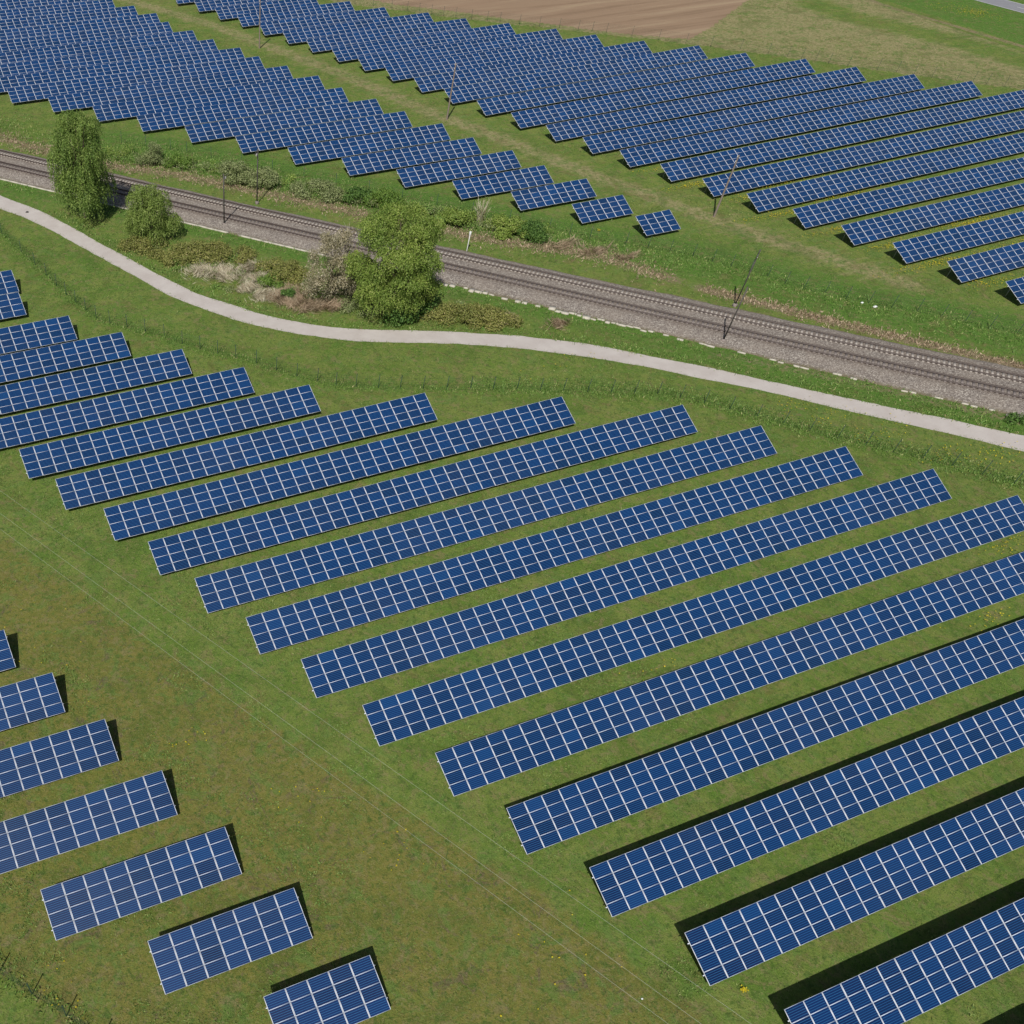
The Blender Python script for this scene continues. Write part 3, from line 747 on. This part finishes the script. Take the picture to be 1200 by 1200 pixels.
# ------------------------------------------------------------------ road at the top right
RD = np.array([(278.0, 232.0), (280.2, 200.0), (281.4, 188.0), (282.3, 179.0), (283.4, 160.0), (285, 120.0)])
RU = RD + np.array([7.4, .4])
tag(link('road', ribbon('road', resample(RD, 4)[:28], resample(RU, 4)[:28], .03, M['asphalt'])), kind='structure')
def road_mark(f, w):
    a = resample(RD * (1 - f) + RU * f, 1.0); return a
b = MB()
for f, dash in ((.03, 0), (.5, 1), (.97, 0)):
    P = road_mark(f, .15)
    for k in range(0, len(P) - 1):
        if dash and (k // 4) % 3: continue
        p, q = P[k], P[k + 1]; w = .11
        b.add([(p[0] - w, p[1], .036), (p[0] + w, p[1], .036), (q[0] + w, q[1], .036), (q[0] - w, q[1], .036)], [(0, 1, 2, 3)])
mk = tag(b.build('road_markings', M['white']), kind='structure')
root = empty('delineator_post', (290.9, 189.5, 0)); tag(root, 'small white roadside post at the top right corner', 'roadside post')
b = MB(); b.box((-.12, -.06, 0), (.12, .06, 2.3)); b.build('post', M['white'], root)
b = MB(); b.box((-.125, -.066, 1.7), (.125, -.0605, 2.0)); b.build('dark_band', M['dark'], root)

# ------------------------------------------------------------------ foliage tools
def quads_mesh(name, C, D, N, L, Wd, mat):
    """leaf quads: centre C, long axis D, normal N, length L, width Wd"""
    D = D / (np.linalg.norm(D, axis=1)[:, None] + 1e-9)
    S = np.cross(D, N); S /= np.linalg.norm(S, axis=1)[:, None] + 1e-9
    L = np.broadcast_to(np.asarray(L, float), (len(C),))[:, None]; Wd = np.broadcast_to(np.asarray(Wd, float), (len(C),))[:, None]
    V = np.stack([C - D * L / 2, C + S * Wd / 2, C + D * L / 2, C - S * Wd / 2], 1).reshape(-1, 3)
    F = np.arange(len(C) * 4).reshape(-1, 4)
    return np_mesh(name, V, F, mat)

def unit(n):
    v = rng.normal(size=(n, 3)); return v / np.linalg.norm(v, axis=1)[:, None]

def weeping(clumps, per, hang, leaf, step, floor=.15):
    """clumps (x,y,z,rx,ry,rz): strands start on the clumps' upper shells and hang down"""
    C = []; D = []; N = []
    vol = np.array([c[3] * c[4] for c in clumps]); cnt = np.maximum(3, (per * vol / vol.sum()).astype(int))
    for c, n in zip(clumps, cnt):
        u = unit(n); u[:, 2] = np.abs(u[:, 2]) * .9 - .15
        st = np.array(c[:3]) + u * np.array(c[3:]) * rng.uniform(.72, 1.06, (n, 1))
        ln = rng.uniform(hang[0], hang[1], n)
        for s, uu, l in zip(st, u, ln):
            k = int(l / step) + 2
            t = np.linspace(0, 1, k)
            out = np.array([uu[0], uu[1], 0]) * .55
            p = s + out[None] * (1 - np.exp(-3 * t))[:, None] * min(1.0, l * .5)
            p[:, 2] += .18 * np.sin(t * 2.2) - l * t ** 1.25
            p = p[p[:, 2] > floor]
            if len(p) < 2: continue
            p = p + rng.normal(0, .07, p.shape)
            d = np.gradient(p, axis=0) + rng.normal(0, .09, p.shape)
            C.append(p); D.append(d); N.append(uu[None] + rng.normal(0, .55, p.shape))
    C = np.concatenate(C); D = np.concatenate(D); N = np.concatenate(N)
    n = len(C)
    return C, D, N, leaf[0] * rng.uniform(.7, 1.35, n), leaf[1] * rng.uniform(.7, 1.3, n)

def puff(clumps, per, leaf, up=.35, shell=.42):
    C = []; N = []
    vol = np.array([c[3] * c[4] + c[3] * c[5] for c in clumps]); cnt = np.maximum(8, (per * vol / vol.sum()).astype(int))
    for c, n in zip(clumps, cnt):
        u = unit(n); r = rng.uniform(shell ** 3, 1, (n, 1)) ** (1 / 3)
        bumpy = 1 + .26 * np.sin(u[:, :1] * 6 + c[0] * 3) * np.cos(u[:, 1:2] * 5 + c[1] * 3) + np.where(rng.uniform(0, 1, (n, 1)) < .14, rng.uniform(0, .38, (n, 1)), 0)
        p = np.array(c[:3]) + u * np.array(c[3:]) * r * bumpy
        C.append(p); N.append(u + np.array([0, 0, up]) + rng.normal(0, .55, p.shape))
    C = np.concatenate(C); N = np.concatenate(N)
    k = C[:, 2] > .04; C, N = C[k], N[k]; n = len(C)
    return C, unit(n), N, leaf[0] * rng.uniform(.6, 1.4, n), leaf[1] * rng.uniform(.6, 1.3, n)

def trunk_limbs(b, base_r, h, clumps, lean=(0, 0)):
    top = np.array([lean[0], lean[1], h])
    ts = np.linspace(0, 1, 7)
    P = np.stack([top[0] * ts ** 1.3, top[1] * ts ** 1.3, -.1 + (h + .1) * ts], 1) + np.concatenate([np.zeros((1, 3)), rng.normal(0, .10, (6, 3)) * np.array([1, 1, 0])])
    b.tube(P, base_r * (1 - .8 * ts) * np.where(ts == 0, 1.35, 1), 8, cap=False)
    for c in clumps:
        e = np.array(c[:3]) + np.array([0, 0, -.1 * c[5]])
        z0 = np.clip(e[2] * rng.uniform(.35, .65), .3, h * .95); f = z0 / h
        s = np.array([np.interp(z0, P[:, 2], P[:, 0]), np.interp(z0, P[:, 2], P[:, 1]), z0])
        mid = (s + e) / 2 + np.array([0, 0, -.08 * np.linalg.norm(e - s)]) + rng.normal(0, .15, 3)
        r = base_r * (.42 - .25 * f)
        b.tube([s, (s * .6 + mid * .4), mid, e], [r, r * .8, r * .55, r * .2], 6)

def tree(name, label, x, y, clumps, trunk_h, trunk_r, leaf_parts, lean=(0, 0), cat='tree', group=None):
    root = empty(name, (x, y, 0)); tag(root, label, cat, group)
    b = MB(); trunk_limbs(b, trunk_r, trunk_h, clumps, lean); b.build('trunk', M['bark'], root, None, None, True)
    for nm, (C, D, N, L, Wd), mat in leaf_parts:
        link(nm, quads_mesh(nm, C, D, N, L, Wd, M[mat]), root)
    return root

# tall willow: a ragged column of hanging curtains
def column_clumps(h, prof, n, rmin, rmax):
    out = []
    for k in range(n):
        z = h * (.24 + .72 * (k + rng.uniform(0, 1)) / n)
        R0 = np.interp(z / h, [p[0] for p in prof], [p[1] for p in prof])
        a = rng.uniform(0, 2 * np.pi); r = R0 * math.sqrt(rng.uniform(.15, 1)) * .78
        q = rng.uniform(rmin, rmax) * (1.1 - .35 * z / h)
        out.append((r * math.cos(a), r * math.sin(a), z, q, q, q * .75))
    return out
cl = column_clumps(14.6, [(0, 3.4), (.25, 5.2), (.5, 5.3), (.7, 4.6), (.88, 3.9), (1, 2.6)], 58, 1.1, 1.9)
tree('willow_tree', 'tall weeping willow beside the path, largest tree at left, before the railway', 33.9, 152.6, cl, 12.6, .42,
     [('crown', weeping(cl, 3400, (1.0, 3.8), (.32, .11), .18), 'willow')], (.3, .2), group='willows between the path and the railway')
cl = column_clumps(7.8, [(0, 2.6), (.3, 4.2), (.6, 4.0), (.85, 2.9), (1, 1.4)], 30, .9, 1.6) + [(3.6, -1.0, 3.0, 1.5, 1.4, 1.0), (4.3, -.4, 2.3, 1.2, 1.2, .9), (3.0, -1.6, 2.4, 1.1, 1.2, .9)]
tree('willow_tree', 'small light green weeping willow right of the tall willow', 41.0, 141.0, cl, 6.6, .24,
     [('crown', weeping(cl, 2300, (.7, 2.4), (.28, .10), .17), 'willow_light')], group='willows between the path and the railway')
# big rounded tree with drooping tiers
cl = []
for k in range(84):
    z = 2.2 + 10.5 * (k / 84) + rng.uniform(-.4, .4)
    R0 = np.interp(z, [2.3, 4.5, 7, 9.5, 11.5, 13], [6.0, 7.5, 7.5, 6.9, 5.8, 3.6])
    a = rng.uniform(0, 2 * np.pi); r = R0 * math.sqrt(rng.uniform(.2, 1)) * .76
    q = rng.uniform(1.1, 2.2)
    cl.append((r * math.cos(a) * 1.06 - .9 + .07 * z, r * math.sin(a), z, q * rng.uniform(.8, 1.25), q, q * .6))
tree('broad_tree', 'large rounded yellow-green tree with drooping tiers between path and railway', 66.3, 105.9, cl, 11.0, .45,
     [('crown', weeping(cl, 13000, (.35, 1.2), (.23, .11), .155), 'broad'),
      ('lower_growth', puff([(-.5, -3.0, 1.2, 2.6, 1.8, 1.4), (2.6, -2.2, 1.3, 2.4, 1.7, 1.5), (4.6, -1.2, 1.1, 1.6, 1.5, 1.2)], 4200, (.34, .22)), 'darkleaf')], (.4, 0))
# sparse budding tree beside it
cl = []
for k in range(44):
    z = 1.0 + 8.2 * rng.uniform(0, 1) ** .9
    R0 = np.interp(z, [1, 3, 5.5, 8, 9.5], [3.9, 4.7, 4.2, 3.0, 1.5])
    a = rng.uniform(0, 2 * np.pi); r = R0 * math.sqrt(rng.uniform(.1, 1)) * .85
    q = rng.uniform(.8, 1.5); cl.append((r * math.cos(a), r * math.sin(a), z, q, q, q * .8))
root = tree('budding_tree', 'sparse grey budding tree with visible twigs left of the large rounded tree', 59.6, 112.6, cl, 7.6, .2,
     [('crown', puff(cl, 15000, (.19, .12), .3, .2), 'blossom')])
b = MB()
for c in cl:
    for _ in range(9):
        s = np.array(c[:3]) + rng.normal(0, .2, 3); e = s + (unit(1)[0] * np.array([1, 1, .6]) + np.array([0, 0, .5])) * rng.uniform(.8, 1.7)
        b.tube([s, (s + e) / 2 + rng.normal(0, .12, 3), e], [.03, .022, .012], 4)
b.build('twigs', M['blossom'], root)

def shrub(label, x, y, clumps, n, leaf, mat, name='shrub', up=.35, stems=True, cat='shrub', group=None, extra=None):
    root = empty(name, (x, y, 0)); tag(root, label, cat, group)
    link('foliage', quads_mesh('foliage', *puff(clumps, n, leaf, up), M[mat]), root)
    if stems:
        b = MB()
        for c in clumps:
            for _ in range(5):
                s = np.array([c[0] * .8 + rng.normal(0, .2), c[1] * .8 + rng.normal(0, .2), -.05]); e = np.array(c[:3]) + rng.normal(0, .35, 3) * np.array(c[3:])
                b.tube([s, (s + e) / 2 + rng.normal(0, .1, 3), e], [.05, .035, .015], 4)
        b.build('stems', M['bark'], root)
    return root
def mound(lx, ly, h, n, ang=0.0, r=(.9, 1.6)):
    out = []; c, s = math.cos(ang), math.sin(ang)
    for _ in range(n):
        a = rng.uniform(0, 2 * np.pi); q = math.sqrt(rng.uniform(0, 1))
        u, v = lx * q * math.cos(a), ly * q * math.sin(a); rr = rng.uniform(*r)
        out.append((u * c - v * s, u * s + v * c, max(.15, h * (1 - .6 * q) - rr * .55), rr, rr, rr * .7))
    return out
al = math.atan2(-1.17, 1)          # direction of the railway on the ground
# between the path and the railway
shrub('low bronze-green bramble thicket between the small willow and the path', 46.6, 131.8, mound(7.6, 3.2, 2.3, 34, -.35), 21000, (.22, .15), 'bramble', 'bramble_thicket')
shrub('brownish bramble patch at the foot of the small willow', 39.6, 138.2, mound(3.8, 2.0, 1.8, 14, -.7), 7500, (.22, .15), 'bramble', 'bramble_thicket')
shrub('rounded bronze-green shrub left of the budding tree', 55.6, 121.6, mound(4.0, 2.6, 2.8, 16, -.5), 10500, (.22, .15), 'bramble', 'bramble_thicket')
shrub('bright lime green bush in front of the rounded bronze shrub', 53.4, 119.6, mound(1.7, 1.3, 2.0, 6, 0, (.7, 1.1)), 4200, (.22, .14), 'limebush')
shrub('small dark green bush in the dry straw left of the budding tree', 53.6, 114.9, mound(1.1, 1.0, 1.7, 5, 0, (.5, .8)), 2400, (.2, .13), 'darkleaf')
shrub('long low bronze bramble thicket right of the large rounded tree', 75.2, 99.7, mound(6.6, 2.6, 2.1, 30, -.55), 19000, (.22, .15), 'bramble', 'bramble_thicket')
shrub('tangled olive undergrowth between the budding tree and the path', 62.6, 108.2, mound(3.2, 1.7, 1.7, 10, -.4), 4500, (.22, .14), 'palebush')
shrub('small dark green shrub on the gravel edge at far right', 125.2, 52.9, mound(1.2, .9, 1.0, 4, 0, (.5, .8)), 1600, (.2, .14), 'darkleaf')
# beyond the railway
H = 'shrubs along the far side of the railway'
shrub('grey twiggy bush with dark stems beyond the railway, right of the tall willow', 51.6, 170.4, mound(3, 2.1, 3.6, 8, 0, (.8, 1.3)), 3900, (.2, .12), 'palebush', group=H)
shrub('yellow-green bush beyond the railway above the small willow', 55.2, 166.6, mound(2.7, 1.7, 2.2, 7, 0, (.8, 1.2)), 5400, (.22, .14), 'limebush', group=H)
shrub('tall pale green bush behind the near-left railway mast', 62.2, 157.2, mound(3.2, 2.1, 3.8, 9, al, (1.0, 1.5)), 6900, (.24, .15), 'palebush', group=H)
shrub('pale bush right of the tall railway mast beyond the tracks', 66.2, 153.4, mound(3.5, 2, 2.9, 9, al, (.9, 1.4)), 6450, (.24, .15), 'palebush', group=H)
shrub('shrub with pale blossom top beyond the railway, below the arrays', 73.5, 145.6, mound(5.4, 2.6, 2.7, 14, al, (1.0, 1.5)), 11250, (.24, .16), 'palebush', group=H)
shrub('dark-based green shrub right of the pale blossom shrub', 78.2, 140.8, mound(3.1, 2.2, 2.7, 8, al, (.9, 1.4)), 6300, (.24, .16), 'darkleaf', group=H)
shrub('bright green shrub beyond the railway above the large rounded tree', 81.4, 137.2, mound(3.4, 2.3, 3.1, 8, al, (1.0, 1.5)), 7500, (.24, .16), 'limebush', group=H)
shrub('low olive shrub right of the large tree crown beyond the railway', 86.4, 131.6, mound(4.3, 2.3, 2, 10, al, (.9, 1.4)), 6900, (.24, .15), 'tallgrass', group=H)
shrub('green shrub behind the white marker post', 89.8, 127.2, mound(3.8, 2.3, 2.5, 9, al, (.9, 1.4)), 6900, (.24, .15), 'broad', group=H)
shrub('wide green shrub beyond railway, right of the pale sapling', 95.3, 122.0, mound(4.3, 2.5, 2.7, 11, al, (1.0, 1.5)), 9750, (.24, .16), 'broad', group=H)
shrub('dark green rounded shrub ending the row beyond the railway', 98.0, 118.6, mound(2.6, 2.1, 2.8, 8, al, (.9, 1.3)), 6900, (.22, .15), 'darkleaf', group=H)
# pale sapling: upright whips
root = empty('pale_sapling', (92.6, 125.6, 0)); tag(root, 'pale whitish sapling with upright bare whips among the shrubs', 'sapling')
b = MB()
for _ in range(46):
    a = rng.uniform(0, 2 * np.pi); r = rng.uniform(0, .5); q = rng.uniform(.2, 1.2)
    b.tube([(r * math.cos(a), r * math.sin(a), 0), (r * 1.6 * math.cos(a), r * 1.6 * math.sin(a), 1.8), ((r + q) * math.cos(a), (r + q) * math.sin(a), rng.uniform(2.6, 4.2))], [.045, .035, .018], 4)
b.build('whips', M['straw'], root)
link('leaves', quads_mesh('leaves', *puff([(0, 0, 2.8, 1.2, 1.0, 1.4), (0, 0, 1.8, 1.0, .9, 1.2)], 650, (.2, .1), .3, .2), M['palebush']), root)

# ------------------------------------------------------------------ grass, straw and flowers (uncountable)
def tufts(P, hgt, wid, blades, lean=.5, dirv=None):
    n = len(P); k = blades
    B = np.repeat(P, k, 0) + np.concatenate([rng.normal(0, 1, (n * k, 2)) * np.repeat(np.broadcast_to(wid, (n,)), k)[:, None] * .5, np.zeros((n * k, 1))], 1)
    h = np.repeat(np.broadcast_to(hgt, (n,)), k) * rng.uniform(.5, 1.2, n * k)
    d = np.concatenate([rng.normal(0, lean, (n * k, 2)), np.ones((n * k, 1))], 1)
    if dirv is not None: d[:, :2] += np.repeat(dirv, k, 0)
    d /= np.linalg.norm(d, axis=1)[:, None]
    C = B + d * h[:, None] * .5
    N = rng.normal(0, 1, (n * k, 3)) + np.array([0, -.3, .6])
    return C, d, N, h, h * rng.uniform(.16, .34, n * k)
def stuff(name, label, cat, args, mat):
    return tag(link(name, quads_mesh(name, *args, M[mat])), label, cat, None, 'stuff')
def along(line, n, spread, off=0.0):
    L = np.asarray(line, float); s = np.concatenate([[0], np.cumsum(np.hypot(*np.diff(L, axis=0).T))])
    t = rng.uniform(0, s[-1], n)
    p = np.stack([np.interp(t, s, L[:, 0]), np.interp(t, s, L[:, 1])], 1)
    i = np.clip(np.searchsorted(s, t) - 1, 0, len(L) - 2)
    e = L[i + 1] - L[i]; e /= np.linalg.norm(e, axis=1)[:, None]
    nrm = np.stack([-e[:, 1], e[:, 0]], 1)
    p = p + nrm * (rng.normal(0, spread, n) + off)[:, None]
    return np.concatenate([p, np.zeros((n, 1))], 1)
def lattice_noise(X, Y, s, seed):
    """cheap smooth value noise in [0,1]"""
    g = np.random.default_rng(seed).uniform(0, 1, (96, 96))
    x, y = X / s, Y / s; xi, yi = np.floor(x).astype(int), np.floor(y).astype(int); fx, fy = x - xi, y - yi
    fx, fy = fx * fx * (3 - 2 * fx), fy * fy * (3 - 2 * fy)
    q = lambda a, b: g[a % 96, b % 96]
    return (q(xi, yi) * (1 - fx) + q(xi + 1, yi) * fx) * (1 - fy) + (q(xi, yi + 1) * (1 - fx) + q(xi + 1, yi + 1) * fx) * fy
BED = np.concatenate([EDGE_S, EDGE_N[::-1]]); PATHPOLY = np.concatenate([pa, pb[::-1]])
def clear(P):
    """keep off the gravel and the path"""
    k = ~(inside(P[:, 0], P[:, 1], BED) | inside(P[:, 0], P[:, 1], PATHPOLY))
    return P[k]
def field_pts(n, x0, x1, y0, y1, dmax=400):
    P = np.stack([rng.uniform(x0, x1, n), rng.uniform(y0, y1, n), np.zeros(n)], 1)
    q = (P - np.array([0, 0, CAM_H])) @ RC.T
    px = 278.77 + 1002.886 * q[:, 0] / q[:, 2]; py = 865.245 + 1002.886 * q[:, 1] / q[:, 2]
    k = (q[:, 2] > 1) & (px > -150) & (px < 1350) & (py > -120) & (py < 1350) & (np.linalg.norm(q, axis=1) < dmax)
    return clear(P[k])
G = field_pts(150000, -25, 125, -8, 110)
w = lattice_noise(G[:, 0], G[:, 1], 3.5, 3) * .6 + lattice_noise(G[:, 0], G[:, 1], 1.1, 4) * .4
G = G[w > rng.uniform(.38, .62, len(G))]
stuff('grass', 'short uneven grass between the front solar arrays', 'grass', tufts(G, .13, .22, 4, .8), 'grass')
G = field_pts(90000, 15, 240, 55, 260)
w = lattice_noise(G[:, 0], G[:, 1], 6, 5) * .6 + lattice_noise(G[:, 0], G[:, 1], 2, 6) * .4
G = G[(w > rng.uniform(.42, .62, len(G))) & ~inside(G[:, 0], G[:, 1], FIELD)]
stuff('grass', 'rougher grass around the railway and the arrays beyond', 'grass', tufts(G, .26, .45, 4, .8), 'grass')
stuff('grass', 'short grass creeping over the edges of the pale path', 'grass', tufts(np.concatenate([along(pa, 1500, .16, .05), along(pb, 1500, .16, -.05)]), .14, .25, 4, .9), 'grass')
G = field_pts(60000, -20, 60, -5, 95)
w = lattice_noise(G[:, 0], G[:, 1], 5, 8) * .65 + lattice_noise(G[:, 0], G[:, 1], 1.3, 9) * .35
G = G[w > .63]
stuff('weeds', 'scattered leafy weeds in the front grass aisle', 'weeds', tufts(G, .24, .3, 5, 1.6), 'weed')
TG = np.concatenate([along(FENCE_PATH, 1700, .6), along(FENCE_PATH[28:], 2000, 1.1, .7), along(FENCE_NEAR, 260, .4)])
stuff('tall_grass', 'tall dark green grass growing along the front fences', 'grass', tufts(clear(TG), .34, .5, 5, .6), 'tallgrass')
TG = np.concatenate([along(FENCE_RAIL, 2600, 1.8, -1.0), along(PATH_N[4:], 1500, .8, .9), along(EDGE_S, 1300, 1.0, -1.3), along(DEAD, 2600, 3.0, 4.2)])
stuff('tall_grass', 'lush tall grass on the verges between path, railway and arrays', 'grass', tufts(clear(TG), .4, .6, 5, .7), 'tallgrass')
TG = np.concatenate([along(DEAD, 2600, 1.6), along(DEAD2, 1000, .9)])
stuff('dead_grass', 'brown dead grass on the bank beyond the railway', 'dry grass', tufts(clear(TG), .42, .6, 5, 1.0), 'brownstraw')
def straw_patch(spots):
    P = []; Dv = []
    for x, y, rx, ry, n in spots:
        n = int(n * 1.5)
        p = np.stack([x + rng.normal(0, rx * .68, n), y + rng.normal(0, ry * .68, n), np.zeros(n)], 1)
        a = lattice_noise(p[:, 0] + 50, p[:, 1] + 50, 1.3, 21) * 7
        P.append(p); Dv.append(np.stack([np.cos(a), np.sin(a)], 1) * 1.5)
    P = np.concatenate(P); Dv = np.concatenate(Dv)
    P[:, 2] = rng.uniform(0, .22, len(P))
    C, d, N, h, wd = tufts(P, .95, .35, 3, .5, Dv)
    return C, d, N, h * 1.15, wd * .2
stuff('dry_reeds', 'bleached flattened reeds lying between the bramble thicket and the budding tree', 'dry grass',
      straw_patch([(45.6, 127.2, 2.0, 1.4, 500), (48.7, 124.8, 2.6, 1.6, 700), (51.6, 121.8, 1.8, 1.3, 500), (52.6, 125.6, 1.6, .9, 300), (51.0, 116.8, 1.5, 1.3, 420), (49.6, 119.6, 1.2, 1.0, 260)]), 'straw')
stuff('dry_reeds', 'pinkish dry reeds below the budding tree beside the path', 'dry grass',
      straw_patch([(54.2, 113.2, 1.6, 1.1, 420), (56.3, 111.2, 2.0, 1.1, 560), (55.3, 115.6, 1.4, 1.2, 350), (52.5, 115.4, 1.2, 1.0, 260), (79.9, 97.6, 1.2, .8, 260), (86.3, 94.0, 1.1, .8, 170), (58.8, 110.0, 1.6, .9, 300)]), 'brownstraw')
stuff('dry_reeds', 'pale dry grass strip beyond the railway, right of the last shrub', 'dry grass',
      straw_patch([(101.0, 114.4, 2.4, 1.0, 170), (104.6, 110.8, 2.4, .9, 170), (107.8, 107.4, 1.8, .8, 110)]), 'brownstraw')
# dandelions: small yellow heads, flat to the light
def flowers(spots):
    P = []
    for x, y, rx, ry, n in spots: P.append(np.stack([x + rng.normal(0, rx, n), y + rng.normal(0, ry, n), rng.uniform(.1, .3, n)], 1))
    P = np.concatenate(P); n = len(P)
    a = rng.uniform(0, 6.28, n); D = np.stack([np.cos(a), np.sin(a), np.zeros(n)], 1)
    return P, D, rng.normal(0, .25, (n, 3)) + np.array([0, 0, 1]), rng.uniform(.08, .2, n), rng.uniform(.08, .2, n)
sp = []
for (x, y, e), m in zip(BLOCK_D[1:9], (150, 170, 230, 260, 260, 220, 150, 90)):
    for _ in range(9): sp.append((x + rng.uniform(3, 48), y - 1.0 + rng.normal(0, .4) - .2, rng.uniform(1.5, 6), .5, m))
sp += [(157, 112.5, 5, .4, 260), (150, 120.3, 6, .4, 200), (166, 97.2, 5, .5, 180), (153, 80.4, 2.5, 1.0, 130)]
stuff('dandelions', 'yellow flower drifts between the right-hand arrays beyond the railway', 'flowers', flowers(sp), 'yellow')
sp = [(101.7, 65.6, 1.5, .8, 36), (104.5, 62.2, 1.8, .8, 40), (111.1, 51.0, 2.2, 1.2, 60), (116.0, 48.6, 2.0, 1.2, 60), (108, 57.5, 3, 1, 40), (103.8, 36.2, 1.8, .7, 60), (92.6, 29.0, 2.2, .6, 36), (42.8, 7.7, .12, .1, 30), (57.2, 35.6, 1.4, .8, 14), (109.5, 116.8, .15, .15, 26), (24.4, 27.3, 1.3, 1.0, 12), (12.9, 44.8, 1.2, 1, 14), (19.8, 35.2, 1.2, 1.2, 16), (5, 60, 3, 3, 16), (30, 14, 4, 3, 16), (-3, 26, 2.0, 1.5, 16), (82, 85, 4, 1, 26), (271, 185, 2.2, 2.6, 500), (268, 192, 2, 3, 90)]
stuff('dandelions', 'scattered yellow dandelions in the front grass and by the fence', 'flowers', flowers(sp), 'yellow')

def band(line, n, spread, off, h, r):
    P = along(line, n, spread, off)
    pd = pdist(P[:, 0], P[:, 1], pa); P = P[(pd > 2.6) & ~inside(P[:, 0], P[:, 1], PATHPOLY) & ~(inside(P[:, 0], P[:, 1], BED))]
    return [(p[0], p[1], max(.1, rng.uniform(*h) - .2), rng.uniform(*r), rng.uniform(*r), rng.uniform(.35, .75)) for p in P]
UG = np.array(DEAD[3:12])
for mt, n, k, off, h, lab in (('palebush', 70, 9000, 4.0, (.4, 1.3), 'pale tangled undergrowth along the bank beyond the railway'), ('broad', 60, 8500, 4.6, (.4, 1.4), 'green tangled undergrowth along the bank beyond the railway'), ('tallgrass', 60, 7000, 3.2, (.3, 1.0), 'low green growth at the foot of the bank beyond the railway')):
    tag(link('undergrowth', quads_mesh('undergrowth', *puff(band(UG, n, 1.1, off, h, (.6, 1.5)), k, (.24, .13), .4, .3), M[mt])), lab, 'undergrowth', None, 'stuff')
SG = [(38, 137.5), (43, 132), (48, 128), (53, 122), (57, 117), (62, 111.5), (68, 107), (74, 102), (80, 98.5)]
for mt, n, k, lab in (('tallgrass', 60, 8000, 'green rough growth among the brambles between path and railway'), ('palebush', 36, 4200, 'pale rough growth among the brambles between path and railway')):
    tag(link('undergrowth', quads_mesh('undergrowth', *puff(band(SG, n, 2.2, 0, (.2, .8), (.5, 1.2)), k, (.22, .12), .4, .3), M[mt])), lab, 'undergrowth', None, 'stuff')

# ------------------------------------------------------------------ small litter
def lump(name, x, y, r, mat, label, cat, flat=.6):
    b = MB(); th = np.linspace(0, 2 * np.pi, 7)[:-1]
    V = []
    for z, q in ((0, .8), (.25, 1.0), (.7, .75), (1.0, .25)):
        rr = r * q * rng.uniform(.75, 1.2, 6); V.append(np.stack([rr * np.cos(th), rr * np.sin(th) * .7, np.full(6, z * r * flat)], 1))
    V = np.concatenate(V); F = [(i * 6 + j, i * 6 + (j + 1) % 6, (i + 1) * 6 + (j + 1) % 6, (i + 1) * 6 + j) for i in range(3) for j in range(6)] + [(18, 19, 20, 21), (18, 21, 22, 23)]
    b.add(V, F)
    return tag(b.build(name, M[mat], None, (x, y, .005)), label, cat)
lump('debris', 25.3, 158.1, .3, 'dark', 'small dark lump lying on the pale path at left', 'debris')
lump('litter_bag', 130.7, 82.8, .28, 'plastic', 'smaller white litter bag in grass by the far railway fence', 'litter')
lump('litter_bag', 131.5, 81.2, .42, 'plastic', 'larger white litter bag in grass by the far railway fence', 'litter', .45)
lump('litter_bag', 35.6, 9.9, .1, 'plastic', 'tiny white scrap lying in the front aisle grass', 'litter')
